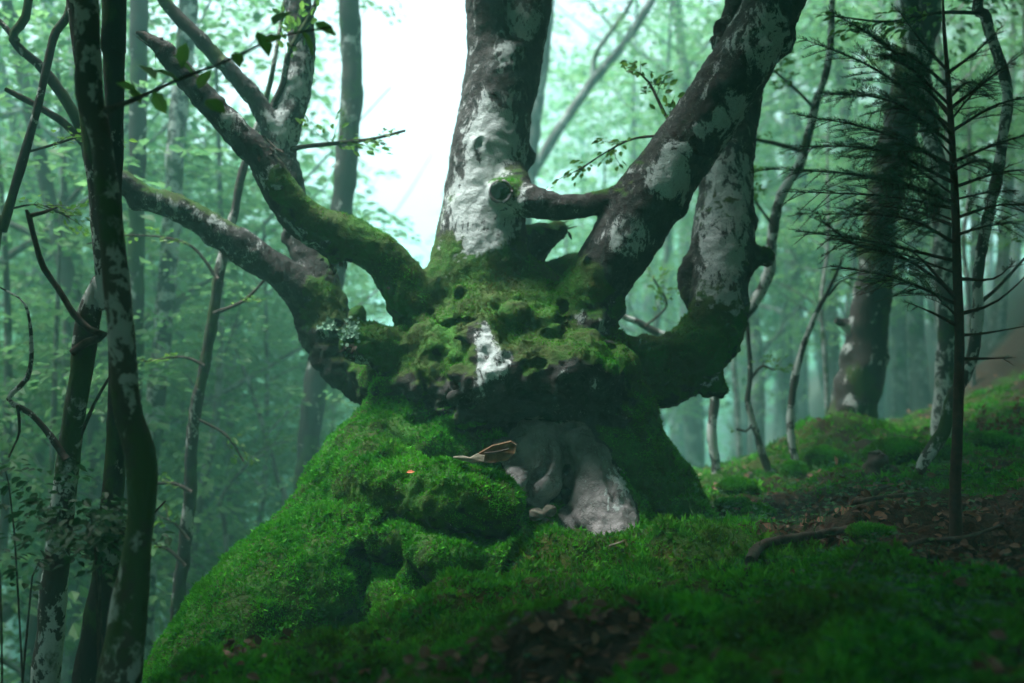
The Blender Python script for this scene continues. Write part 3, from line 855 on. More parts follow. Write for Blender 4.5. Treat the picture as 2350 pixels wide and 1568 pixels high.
def on_faces(V, Q, w, rs, n):
    """n random points on quads, picked in proportion to area * w (per face)"""
    a = .5 * np.linalg.norm(np.cross(V[Q[:, 2]] - V[Q[:, 0]], V[Q[:, 3]] - V[Q[:, 1]]), axis=1) * w
    cum = np.cumsum(a); f = np.searchsorted(cum, rs.rand(n) * cum[-1])
    f = np.minimum(f, len(Q) - 1)
    s, t = rs.rand(n, 1), rs.rand(n, 1)
    q = Q[f]
    return V[q[:, 0]] * (1 - s) * (1 - t) + V[q[:, 1]] * s * (1 - t) + V[q[:, 2]] * s * t + V[q[:, 3]] * (1 - s) * t, f

rs = RS(4)
fz = zones[TQ].mean(1)
fc = TV[TQ].mean(1); fn = unit(TN[TQ].mean(1))
w = sstep(.42, .66, fz[:, 0] + .12 * fbm(fc * 9, 14, 3)) * sstep(-.95, -.2, fn[:, 2])
w = w * np.where(fn[:, 1] > .45, .25, 1.0) * (fc[:, 2] > height(fc[:, 0], fc[:, 1]) - .05)
C, f = on_faces(TV, TQ, w, rs, 190000)
mn = fz[f, 0]
size = ((.009 + .013 * sstep(.55, 1, mn) * rs.rand(len(C))) * (1 + .8 * np.clip(fbm(C * 6, 75, 2), -.6, .9)))[:, None] * rs.uniform(.7, 1.3, (len(C), 1))
size = size * (1 - .42 * sstep(.95, 1.3, C[:, 2:3]))
brown = -.14 + .45 * (1 - sstep(-.1, .55, fn[f, 2])) + .50 * sstep(.95, 1.3, C[:, 2]) + .30 * sstep(.25, .9, C[:, 0])
V, T, col = tufts(C, fn[f], rs, size, brown)
o = mesh_obj('moss', V, [T], M['tuft'], tree, smooth=False, attrs={'tint': col})
o['kind'] = 'stuff'
# ------------------------------------------------------------------ leaves and crowns
def spray_leaves(rs, O, Dr, length, n, L, width=.38, droop=.18):
    """flat beech sprays: n leaves on each of the sprays starting at O towards Dr"""
    m = len(O)
    O = np.repeat(O, n, 0); Dr = np.repeat(unit(Dr), n, 0); ln = np.repeat(np.asarray(length) * np.ones(m), n)[:, None]
    upv = np.array([0, 0, 1.0])
    S = unit(np.cross(Dr, upv)); N = np.cross(S, Dr)
    tilt = np.repeat(rs.normal(0, .25, (m, 2)), n, 0)
    t = rs.rand(m * n, 1) ** .8
    s = rs.uniform(-1, 1, (m * n, 1))
    C = O + Dr * ln * t + S * (s * width * ln * (1.05 - .75 * t)) - upv * (droop * ln * t ** 2) + N * (s * tilt[:, :1] * width * ln)
    C = C + rs.normal(0, .012, C.shape)
    d = unit(Dr + S * s * 1.0 + rs.normal(0, .25, C.shape) - upv * .25)
    nn = unit(N + rs.normal(0, .38, C.shape))
    LL = L * rs.uniform(.65, 1.2, len(C))
    return C, d, nn, LL

def leaf_mesh(parts, mat, name, shape='rhomb', seed=0, wr=.62):
    C = np.vstack([p[0] for p in parts]); d = np.vstack([p[1] for p in parts]); n = np.vstack([p[2] for p in parts]); L = np.concatenate([p[3] for p in parts])
    V, Q, T = leaves(C, d, n, L, L * wr, shape)
    k = 4 if shape == 'rhomb' else 6
    tint = np.repeat(RS(seed).rand(len(C)), k)
    return mesh_data(name, V, [Q, T], mat, False, {'tint': tint})

def leaf_obj(parts, mat, name, parent, shape='hex', seed=0):
    org = parent_origin(parent)
    parts = [(p[0] - org, *p[1:]) for p in parts]
    return link(bpy.data.objects.new(name, leaf_mesh(parts, mat, name, shape, seed)), parent)

def crown_data(seed, n_spray, per, radii, L, spread, mat, hollow=.35, clump=.5):
    rs = RS(seed)
    q = rand_unit(rs, n_spray) * (hollow + (1 - hollow) * rs.rand(n_spray, 1)) ** .6
    # gather the sprays on a few boughs so that the crown has clumps and gaps
    cl = rand_unit(rs, 26) * rs.uniform(.45, .95, (26, 1))
    near = cl[np.argmin(((q[:, None] - cl[None]) ** 2).sum(-1), 1)]
    q = q * (1 - clump) + near * clump + rs.normal(0, .05, q.shape)
    O = q * np.array(radii)
    Dr = np.stack([O[:, 0], O[:, 1], O[:, 2] * .15], -1) + rs.normal(0, .8, O.shape) * np.array([1, 1, .25])
    return leaf_mesh([spray_leaves(rs, O, Dr, rs.uniform(spread * .6, spread * 1.3, n_spray), per, L)], mat, 'crown', 'rhomb', seed)

def copy_tree(o, loc, rz, sc, label=None):
    r = o.copy(); scene.collection.objects.link(r)
    r.location = loc; r.rotation_euler = (0, 0, rz); r.scale = (sc, sc, sc)
    if label: r['label'] = label
    for ch in o.children:
        c = ch.copy(); scene.collection.objects.link(c); c.parent = r
    return r

# ------------------------------------------------------------------ trees of the fog behind
def far_tree(seed, lean, H, r0, nb, crown, zc, name, label):
    rs = RS(seed)
    t = thing(name, label, 'tree', (0, 0, 0), 'beeches fading into the fog')
    z = np.linspace(-1.2, H, 9)
    w = np.cumsum(rs.normal(0, .10, (9, 2)), 0)
    path = np.column_stack([lean[0] * z + w[:, 0] - w[1, 0], lean[1] * z + w[:, 1] - w[1, 1], z, r0 * (1.12 - .85 * np.clip(z / H, 0, 1))])
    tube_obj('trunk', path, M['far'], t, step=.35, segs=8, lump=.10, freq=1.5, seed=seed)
    for k in range(nb):
        h = H * rs.uniform(.28, .9)
        b = np.array([np.interp(h, z, path[:, c]) for c in range(4)])
        a = rs.uniform(0, 2 * np.pi); ln = rs.uniform(1.2, 3.0)
        dv = np.array([math.cos(a), math.sin(a), rs.uniform(.25, 1.1)])
        pts = [[*(b[:3] + dv * ln * s + np.array([0, 0, .25 * ln * s * s]) + rs.normal(0, .06, 3) * (s > 0)), b[3] * (.42 - .36 * s)] for s in (0, .35, .7, 1)]
        tube_obj('branch', np.array(pts), M['far'], t, step=.3, segs=5, lump=0, seed=k)
    c = link(bpy.data.objects.new('crown', crown), t)
    c.location = (lean[0] * zc, lean[1] * zc, zc)
    return t

FARL = ['slim pale beech fading into the fog behind the ancient tree', 'leaning beech dissolving in the fog behind the ancient tree',
        'thin fog-bound beech with low leafy sprays beyond the ancient tree', 'tall straight beech dissolving in the fog beyond the hollow']
crownA = crown_data(1, 300, 22, (3.1, 3.1, 3.3), .10, .75, M['farleaf'])
crownB = crown_data(2, 260, 22, (2.6, 2.6, 3.6), .095, .7, M['farleaf'])
crownC = crown_data(3, 170, 20, (1.9, 1.9, 2.6), .075, .6, M['farleaf'])
proto = [far_tree(11, (.03, 0), 10.5, .16, 7, crownA, 6.9, 'beech_tree', FARL[0]),
         far_tree(12, (.16, .05), 10.0, .13, 6, crownB, 6.2, 'beech_tree', FARL[1]),
         far_tree(13, (-.08, .03), 8.0, .065, 6, crownC, 5.0, 'young_beech', FARL[2]),
         far_tree(14, (-.02, 0), 11.0, .20, 6, crownA, 7.4, 'beech_tree', FARL[3])]
used = [False] * 4
def put_far(u, d, kind, rz, sc):
    x = (u - 1175) / F * d; y = d * CP
    loc = (x, y, float(height(np.array([x]), np.array([y]))[0]))
    zc = (6.9, 6.2, 5.0, 7.4)[kind]
    off = abs(u - 1080) / 900.0                            # the stand is lower and thinner round the opening behind the tree
    a, b = (.07 + .25 * min(1, off), 1.3) if kind != 2 else (.10 + .08 * min(1, off), 1.0)
    sc = sc * min(1.3 + .35 * min(1, off), max(.62, (a * d + b - loc[2]) / zc)); sc = min(sc, (14.0 - loc[2]) / 11.6)
    rad, rz = ((3.7, 3.6), (3.2, 3.9), (2.5, 2.9), (3.7, 3.6))[kind]
    while sc > .45:                                        # keep the opening between the left limbs and the central stem
        e = rad * sc * F / d
        e *= .62
        if u + e < 870 or u - e > 1090 or (zc + rz) * sc + loc[2] < 1 + .21 * d: break
        sc *= .93
    if not used[kind]:
        p = proto[kind]; p.location = loc; p.rotation_euler = (0, 0, rz); p.scale = (sc, sc, sc); used[kind] = True
        return p
    return copy_tree(proto[kind], loc, rz, sc)
for a in FAR_TREES: put_far(*a)

# the wood far across the hollow, one mass in the fog
rs = RS(19)
n = 15000
x = rs.uniform(-42, 42, n); y = rs.uniform(40, 62, n)
z = rs.uniform(-5, 10, n) + 1.5 * fbm(np.stack([x * .2, y * .2, x * 0], -1), 8, 3)
gap = np.abs(x / y + .10) < .10 + .05 * fbm(np.stack([x * .3, z * .3, y * .1], -1), 9, 3)
k = ~(gap & (z > 4)) & (z < 12)
C = np.stack([x, y, z], -1)[k]; n = len(C)
o = link(bpy.data.objects.new('distant_woods', leaf_mesh([(C, unit(rand_unit(rs, n) * np.array([1, 1, .4])), unit(rand_unit(rs, n) + np.array([0, 0, .7])), rs.uniform(.4, 1.0, n))], M['farleaf'], 'distant_woods', 'rhomb', 3)))
o['kind'] = 'stuff'
tag(o, 'far woodland across the hollow, merged into the fog', 'woodland')

# unseen ring of oversized leaves, added round the camera to block low sky light
rs = RS(23)
n = 110000
a = rs.uniform(0, 2 * np.pi, n); r = rs.uniform(7.5, 15, n)
x = r * np.cos(a); y = 2 + r * np.sin(a); z = height(x, y) + rs.uniform(.1, 1, n) ** .9 * 11
k = (np.abs(x) > .62 * np.maximum(y, 0) + 4.0) & (fbm(np.stack([x, y, z], -1) * .45, 24, 2) > -.42)
z = np.minimum(z, 12.5 + .8 * rs.rand(len(z)))
C = np.stack([x, y, z], -1)[k]; n = len(C)
o = link(bpy.data.objects.new('light_blocking_leaves', leaf_mesh([(C, unit(rand_unit(rs, n) * np.array([1, 1, .4])), unit(rand_unit(rs, n) + np.array([0, 0, .5])), rs.uniform(.3, .62, n))], M['farleaf'], 'light_blocking_leaves', 'rhomb', 4)))
o['kind'] = 'stuff'
tag(o, 'unseen leaf ring added round the clearing to block low sky light', 'woodland')

# ------------------------------------------------------------------ named trees round the ancient one
shade_canopyA = crown_data(21, 1000, 22, (2.8, 2.8, 1.4), .15, .7, M['farleaf'], .1, .2)  # dense big-leaved crown pieces, placed out of view to shade the scene
shade_canopyS = crown_data(29, 500, 22, (1.9, 1.9, 1.2), .15, .6, M['farleaf'], .1, .2)
shade_canopyB = crown_data(22, 900, 22, (2.6, 2.6, 1.5), .15, .7, M['farleaf'], .1, .2)

def tree_of(name, label, pts, mat, d=None, cat='tree', crown=None, top=None, segs=14, step=.05, lump=.14, freq=5.0, seed=0, root=.5):
    """a tree whose visible trunk follows the picture points; the root end is carried on to the ground, the top to its crown"""
    q = px(pts, d)
    if q[0, 2] > q[-1, 2]: q = q[::-1]
    b = q[0].copy(); dz = q[0] - q[1]
    g = float(height(np.array([b[0]]), np.array([b[1]]))[0])
    if b[2] > g - .1:
        k = np.clip((b[2] - g + .25) / max(.15, -dz[2] / max(np.linalg.norm(dz[:3]), 1e-6)), 0, 2.5)
        e = b.copy(); e[:3] = b[:3] + unit(dz[:3]) * k; e[0] = b[0] + (e[0] - b[0]) * .5; e[1] = b[1] + (e[1] - b[1]) * .5; e[2] = g - .25; e[3] = b[3] * 1.35
        q = np.vstack([e, q])
    if top is not None:
        tq = np.array([[*top, q[-1, 3] * .55]])
        q = np.vstack([q, tq])
    g0 = q[0]
    t = thing(name, label, cat, (g0[0], g0[1], g0[2] + .25))
    tube_obj('trunk', q, mat, t, step=step, segs=segs, lump=lump, freq=freq, seed=seed)
    if crown is not None:
        data, c, rz = crown
        o = link(bpy.data.objects.new('crown', data), t)
        o.location = np.array(c) - parent_origin(t); o.rotation_euler = (0, 0, rz)
    return t

def branch(t, pts, d, mat, leafy=0, L=.055, n=9, spread=.22, seed=0, lmat='leaf', segs=7, lump=.15, rad=None):
    """a branch of t along picture points; leafy > 0 hangs that many sprays along it"""
    rs = RS(seed + 100)
    q = px(pts, d)
    o = tube_obj('branch', q, mat, t, step=.04, segs=segs, lump=lump, freq=14, seed=seed)
    if leafy:
        s = spline(q, .03)
        i = np.clip((len(s) * rs.uniform(.3, 1.0, leafy)).astype(int), 1, len(s) - 1)
        ax = unit(s[-1, :3] - s[0, :3])
        Dr = ax + rs.normal(0, .7, (leafy, 3)) * np.array([1, 1, .35])
        lo = leaf_obj([spray_leaves(rs, s[i, :3], Dr, rs.uniform(spread * .7, spread * 1.3, leafy), n, L)], M[lmat], 'leaves', o, 'hex', seed)
        # fine twigs carrying the sprays
        for k in range(min(leafy, 14)):
            a = s[i[k], :3]; e = a + unit(Dr[k]) * spread * .9 - np.array([0, 0, .1 * spread])
            tube_obj('twig', np.array([[*a, .0028], [*((a + e) / 2 + rs.normal(0, .008, 3)), .0022], [*e, .0012]]), mat, o, step=.1, segs=4, lump=0)
    return o

# -- left side
tA = tree_of('young_beech', 'slender mottled beech with a kinked lower stem and a leafy twig at head height',
             [(200, -60, 27), (204, 100, 26), (206, 215, 33), (232, 320, 25), (245, 450, 27), (262, 600, 29), (276, 750, 30), (286, 880, 31), (296, 960, 33), (322, 1035, 34), (326, 1150, 32), (312, 1290, 32), (292, 1420, 42), (272, 1590, 52)],
             M['near'], 3.7, crown=(shade_canopyB, (-1.1, 2.2, 5.6), 1.2), top=(-1.5, 3.2, 5.6), seed=1, lump=.10)
branch(tA, [(240, 255, 8), (290, 236, 6), (345, 212, 5), (420, 178, 4), (520, 140, 3), (640, 85, 2.5), (760, 62, 2)], 3.6, M['dead'], 0)
rs = RS(61)
lp = [(265, 190, 60), (318, 150, 75), (345, 160, 70), (395, 125, 80), (428, 98, 60), (352, 208, 60), (455, 205, 55), (470, 230, 65), (500, 232, 55), (590, 72, 70), (628, 58, 80), (690, 66, 70), (720, 52, 60), (540, 120, 55), (660, 105, 45), (300, 205, 50), (610, 98, 50)]
Cn = np.array([P(u, v, 3.55 + rs.normal(0, .06)) for u, v, _ in lp])
leaf_obj([(Cn, unit(np.array([[rs.normal(.6, .5), rs.normal(0, .3), rs.normal(-.25, .3)] for _ in lp])), unit(np.array([[rs.normal(0, .4), rs.normal(-.5, .4), 1] for _ in lp])), np.array([l * 3.55 / F for *_, l in lp]))], M['leaf'], 'leaves', tA, 'hex', 5)

tB = tree_of('beech_tree', 'dark upright beech trunk close behind the slender mottled one',
             [(262, -60, 27), (262, 100, 25), (262, 220, 22), (264, 340, 19), (262, 460, 18), (266, 650, 18), (268, 850, 19), (266, 1000, 21), (258, 1150, 25), (242, 1300, 28), (222, 1440, 31), (200, 1590, 36)],
             M['dark'], 4.5, crown=(shade_canopyA, (-3.4, 1.3, 6.0), 0.4), top=(-1.9, 4.5, 6.2), seed=2)
tC = tree_of('beech_tree', 'forked pale-barked beech with a hooked dead branch and a crooked side limb',
             [(232, 560, 18), (222, 650, 21), (205, 720, 27), (186, 850, 25), (166, 980, 25), (152, 1090, 25), (140, 1200, 27), (125, 1350, 28), (105, 1590, 35)],
             M['pale'], 4.6, crown=(shade_canopyB, (-5.6, 2.4, 5.2), 2.2), top=(-2.4, 4.6, 5.2), seed=3)
branch(tC, [(165, 810, 9), (200, 785, 9), (243, 770, 8), (205, 755, 8), (170, 722, 8), (135, 665, 7), (100, 615, 7), (82, 560, 6), (66, 495, 6), (60, 482, 3)], 4.45, M['dead'])
branch(tC, [(70, 495, 5), (100, 488, 4), (132, 476, 2)], 4.45, M['dead'])
branch(tC, [(152, 1055, 9), (115, 1000, 8), (70, 950, 7), (20, 916, 6), (62, 868, 6), (72, 800, 5), (58, 700, 3), (0, 660, 2)], 4.55, M['pale'])
branch(tC, [(40, 930, 4), (45, 990, 3), (20, 1050, 2)], 4.5, M['dead'])
branch(tC, [(185, 1000, 5), (215, 930, 4), (255, 860, 3), (300, 800, 2)], 4.6, M['dead'])
branch(tC, [(200, 1180, 6), (245, 1200, 5), (300, 1225, 4), (380, 1150, 2)], 4.7, M['dead'])
tD = tree_of('young_beech', 'thin crooked young beech rising beside the mossy root flank',
             [(640, 80, 5), (610, 230, 7), (556, 395, 9), (540, 480, 10), (508, 600, 12), (490, 720, 13), (466, 860, 13), (442, 980, 14), (436, 1130, 14), (424, 1260, 15), (410, 1370, 16), (398, 1500, 16)],
             M['beech'], 7.0, top=(-1.5, 7.2, 5.2), seed=4, lump=.2, freq=9)
for k, (pts, lf) in enumerate(([[(490, 720, 5), (560, 690, 4), (610, 640, 3), (640, 620, 2)], 3], [[(440, 1130, 5), (400, 1110, 4), (360, 1110, 3)], 3], [[(434, 1240, 4), (400, 1200, 3), (375, 1190, 2)], 3],
                               [[(425, 1300, 5), (385, 1260, 4), (355, 1255, 3)], 2], [[(470, 840, 4), (420, 820, 3), (330, 830, 2)], 4], [[(500, 640, 4), (430, 560, 3), (300, 540, 2), (200, 560, 2)], 7], [[(450, 960, 3), (520, 1000, 3), (560, 1060, 2)], 4])):
    branch(tD, pts, 6.9, M['dead'], lf, .05, 8, .16, seed=40 + k)
tE = tree_of('beech_tree', 'straight grey beech trunk between the dark trunk and the long left limb', [(322, -80, 20), (318, 200, 19), (315, 400, 19), (313, 600, 18), (310, 800, 19), (304, 1000, 20), (296, 1200, 22)], M['beech'], 9.0,
             crown=(crownC, (-4.6, 10.0, 7.2), 2.0), top=(-3.4, 9, 7.0), seed=5)
tF = tree_of('beech_tree', 'lichen-speckled beech trunk leaning gently behind the long left limb', [(442, -80, 21), (424, 120, 20), (405, 300, 20), (394, 500, 20), (380, 680, 21), (365, 850, 21), (350, 1000, 22), (338, 1180, 24)], M['pale'], 9.6,
             crown=(crownC, (-3.1, 10.4, 7.6), .7), top=(-3.0, 9.8, 7.4), seed=6)
tG = tree_of('beech_tree', 'dark patchy beech trunk just behind the mossy root flank', [(795, -80, 22), (806, 100, 24), (806, 250, 25), (792, 400, 25), (774, 580, 26), (748, 740, 27), (728, 850, 27), (714, 960, 27), (703, 1100, 26), (694, 1230, 27)], M['dark'], 9.2,
             crown=(crownC, (-1.9, 11.0, 7.8), 1.0), top=(-1.8, 9.6, 7.4), seed=7)
tS = tree_of('young_beech', 'leaning dark sapling crossing behind the broken twig', [(160, -60, 8), (122, 90, 9), (88, 240, 9), (64, 330, 10), (34, 430, 10), (6, 530, 10), (-20, 640, 11)], M['dark'], 5.6, top=(-2.9, 5.6, 5.0), crown=(shade_canopyS, (-6.2, 5.2, 5.9), .5), seed=8)
branch(tS, [(60, 350, 3), (130, 330, 3), (220, 300, 2)], 5.6, M['dead'], 8, .05, 9, .18, 71)
branch(tS, [(20, 480, 3), (90, 470, 2), (160, 500, 2)], 5.6, M['dead'], 8, .05, 9, .18, 72)
# thin arching stems in the hollow at left
for k, (pts, lab) in enumerate((([(662, 1200, 7), (640, 1110, 6), (610, 1000, 6), (575, 890, 5), (540, 800, 3)], 'thin bare arching stem in the misty hollow'),
                                ([(520, 1260, 6), (505, 1160, 5), (545, 1090, 4), (620, 1030, 3)], 'thin crooked stem bending over in the misty hollow'),
                                ([(125, 900, 6), (132, 700, 5), (140, 480, 4), (150, 330, 3)], 'slim upright sapling pole in the mist beyond the hooked branch'))):
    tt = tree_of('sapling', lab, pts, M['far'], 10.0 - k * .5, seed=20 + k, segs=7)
    branch(tt, [pts[2][:2] + (3,), (pts[2][0] + 60, pts[2][1] - 60, 2), (pts[2][0] + 130, pts[2][1] - 80, 1.5)], 10.0 - k * .5, M['far'], 6, .06, 9, .25, 80 + k)

# -- right side
tH = tree_of('beech_tree', 'stout leaning beech with white lichen splashes and mossy foot on the ridge',
             [(2135, -80, 37), (2105, 100, 37), (2062, 300, 38), (2024, 480, 38), (2010, 600, 40), (1997, 700, 43), (1978, 840, 50), (1958, 940, 52), (1935, 1020, 50), (1915, 1090, 58)], M['beech'], 9.0,
             crown=(shade_canopyA, (5.4, 8.8, 7.2), 3.0), top=(4.0, 8.6, 6.8), seed=9, segs=22, lump=.2, freq=4)
branch(tH, [(1960, 760, 16), (1935, 742, 12), (1918, 735, 7)], 9.0, M['beech'])
branch(tH, [(2020, 720, 14), (2036, 710, 11), (2040, 700, 6)], 8.9, M['beech'])
tI = tree_of('beech_tree', 'spotted upright beech directly behind the young fir', [(2080, -80, 20), (2110, 150, 21), (2150, 380, 21), (2166, 600, 21), (2172, 750, 21), (2168, 880, 21), (2160, 1000, 24)], M['pale'], 8.2,
             crown=(crownC, (3.6, 8.2, 6.6), .2), top=(3.2, 8.0, 6.0), seed=10)
tJ = tree_of('young_beech', 'thin pale birch-like beech with swept foot, curving up behind the fir stem',
             [(2256, -60, 12), (2262, 40, 12), (2284, 110, 12), (2312, 210, 12), (2302, 310, 12), (2286, 420, 13), (2262, 520, 13), (2246, 630, 12), (2242, 750, 13), (2222, 850, 13), (2182, 920, 14), (2166, 990, 15), (2126, 1048, 15), (2108, 1092, 13)],
             M['pale'], 6.4, crown=(shade_canopyA, (3.4, 4.6, 5.8), 1.7), top=(3.3, 5.6, 5.4), seed=11, lump=.2, freq=9)
branch(tJ, [(2242, 700, 5), (2290, 660, 4), (2345, 600, 3), (2400, 540, 2)], 6.4, M['dead'], 6, .05, 8, .2, 90)
branch(tJ, [(2250, 30, 5), (2150, 30, 4), (2040, 50, 3), (1930, 40, 2)], 6.3, M['dead'], 14, .055, 9, .22, 91)
tK = tree_of('young_beech', 'wavy sapling winding up behind the right riser limb', [(1905, 110, 8), (1872, 240, 9), (1838, 370, 11), (1802, 430, 12), (1780, 490, 12), (1771, 555, 12), (1765, 625, 13), (1732, 692, 13), (1684, 756, 13), (1648, 840, 12), (1640, 920, 11), (1634, 980, 11), (1640, 1050, 11), (1655, 1150, 13)],
             M['pale'], 8.2, top=(2.8, 8.4, 5.2), seed=12, lump=.2, freq=9)
branch(tK, [(1660, 800, 8), (1525, 770, 9), (1470, 742, 8), (1408, 718, 6)], 8.0, M['pale'], 0)
branch(tK, [(1480, 750, 3), (1530, 700, 3), (1500, 640, 2)], 7.9, M['dead'], 8, .055, 9, .2, 95)
branch(tK, [(1845, 350, 5), (1800, 335, 5), (1730, 320, 4)], 8.2, M['dead'], 3, .05, 8, .2, 96)
branch(tK, [(1870, 250, 4), (1820, 200, 3), (1760, 150, 2)], 8.1, M['dead'], 12, .06, 10, .25, 97)
branch(tK, [(1775, 520, 3), (1740, 470, 3), (1720, 430, 2)], 8.1, M['dead'], 8, .06, 10, .22, 98)
tL = tree_of('sapling', 'twisting thin dark sapling with a few leaves on the ridge', [(1706, 660, 3), (1716, 760, 5), (1722, 860, 6), (1716, 920, 7), (1734, 985, 8), (1752, 1050, 8), (1782, 1125, 10)], M['beech'], 8.0, seed=13, segs=8, lump=.25, freq=12)
branch(tL, [(1722, 870, 4), (1750, 840, 3), (1775, 850, 2)], 8.0, M['dead'], 5, .05, 8, .18, 99)
branch(tL, [(1730, 970, 4), (1712, 990, 3), (1690, 985, 3)], 8.0, M['dead'], 1, .05, 4, .1, 100)
tM = tree_of('sapling', 'whitish thin sapling bent towards the stout leaning beech', [(1935, 590, 3), (1905, 660, 4), (1868, 730, 6), (1830, 840, 8), (1815, 940, 9), (1818, 1020, 9), (1832, 1080, 9), (1848, 1135, 11)], M['pale'], 7.8, seed=14, segs=8, lump=.25, freq=12)
branch(tM, [(1900, 680, 3), (1940, 640, 2), (2000, 650, 2)], 7.8, M['dead'], 7, .05, 8, .2, 101)
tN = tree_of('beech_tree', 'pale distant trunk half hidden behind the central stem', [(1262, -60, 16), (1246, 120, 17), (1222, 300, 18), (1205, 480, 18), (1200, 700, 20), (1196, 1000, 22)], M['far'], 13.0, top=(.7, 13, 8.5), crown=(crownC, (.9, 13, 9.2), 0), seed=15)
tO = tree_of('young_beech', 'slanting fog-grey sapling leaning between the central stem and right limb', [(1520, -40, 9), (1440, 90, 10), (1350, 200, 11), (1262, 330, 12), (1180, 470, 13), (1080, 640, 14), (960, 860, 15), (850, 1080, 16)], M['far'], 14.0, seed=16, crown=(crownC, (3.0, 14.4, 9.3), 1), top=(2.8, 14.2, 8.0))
branch(tO, [(1360, 190, 7), (1370, 120, 6), (1440, 20, 5), (1470, -60, 4)], 14.0, M['far'], 10, .07, 10, .4, 102)
for k, (pts, d) in enumerate(((([(1410, 200, 3), (1480, 190, 3), (1560, 160, 2)]), 8.5), (([(1280, 370, 2), (1400, 330, 3), (1500, 290, 3)]), 9.0))):
    pass

# the ancient tree's own thin branches and upper limbs
branch(tree, [(250, 402, 18, 6.0), (208, 375, 15, 5.95), (196, 318, 15, 5.95), (160, 245, 14, 5.9), (100, 160, 12, 5.85), (30, 92, 10, 5.8), (58, 40, 10, 5.8), (70, -40, 9, 5.8)], None, M['beech'], 0, seed=30)
branch(tree, [(40, 95, 8, 5.8), (10, 60, 6, 5.8), (-30, 20, 5, 5.8)], None, M['beech'], 0, seed=31)
branch(tree, [(206, 345, 9, 5.95), (150, 285, 9, 5.9), (80, 240, 8, 5.85), (12, 205, 5, 5.8)], None, M['dead'], 0, seed=32)
branch(tree, [(510, 145, 18, 6.46), (455, 85, 17, 6.42), (400, 30, 15, 6.4), (340, -50, 13, 6.35)], None, M['beech'], 0, seed=33)
branch(tree, [(352, 95, 13, 5.68), (330, 80, 8, 5.67), (312, 75, 3, 5.66)], None, M['dead'], 0, seed=34)
branch(tree, [(622, 250, 8, 6.55), (650, 190, 8, 6.55), (665, 120, 7, 6.5), (720, 20, 6, 6.5), (740, -60, 6, 6.5)], None, M['beech'], 10, .06, 9, .25, seed=35)
branch(tree, [(645, 350, 8, 6.58), (690, 338, 6, 6.55), (760, 330, 5, 6.6), (850, 320, 4, 6.6), (930, 300, 3, 6.6)], None, M['dead'], 9, .06, 8, .22, seed=36)
branch(tree, [(1570, 330, 5, 5.98), (1530, 270, 4, 6.1), (1490, 190, 3, 6.2), (1470, 170, 2, 6.2)], None, M['dead'], 9, .055, 9, .2, seed=37)
branch(tree, [(1530, 310, 4, 5.98), (1450, 320, 3, 6.1), (1390, 350, 2, 6.2), (1330, 390, 2, 6.2)], None, M['dead'], 8, .05, 8, .2, seed=38)
for k, pts in enumerate(([(1112, -60, 42, 6.3), (1080, -350, 34, 6.0), (960, -700, 22, 5.4)], [(1222, -60, 46, 6.5), (1300, -360, 36, 6.2), (1420, -760, 20, 5.5)], [(1806, -70, 55, 5.8), (1850, -300, 38, 5.4), (1900, -650, 20, 4.8)],
                         [(692, 80, 22, 6.66), (680, -60, 24, 6.68), (660, -300, 20, 6.5), (560, -600, 12, 6.0)], [(1734, 95, 26, 6.75), (1760, -60, 24, 6.85), (1800, -330, 18, 6.9)])):
    tube_obj('limb', px(pts), M['beech'], tree, step=.08, segs=14, lump=.12, freq=4, seed=40 + k)
for data, c, rz in ((shade_canopyA, (-.9, 1.9, 5.6), 0.3), (shade_canopyA, (1.2, 3.0, 6.9), 1.3), (shade_canopyB, (3.0, 2.6, 6.6), .3), (shade_canopyB, (1.7, 6.3, 6.6), 2.9), (shade_canopyB, (1.6, 2.4, 5.6), 2.4), (shade_canopyA, (.2, -.8, 5.2), 4.0), (shade_canopyB, (-3.2, -.5, 5.2), 1.0), (shade_canopyA, (3.2, 0, 5.4), 5.0), (shade_canopyB, (0, -3.6, 4.8), 2.0)):  # unseen pieces added over and behind the camera to keep light off the foreground
    o = link(bpy.data.objects.new('crown', data), tree); o.location = np.array(c) - parent_origin(tree); o.rotation_euler = (0, 0, rz)

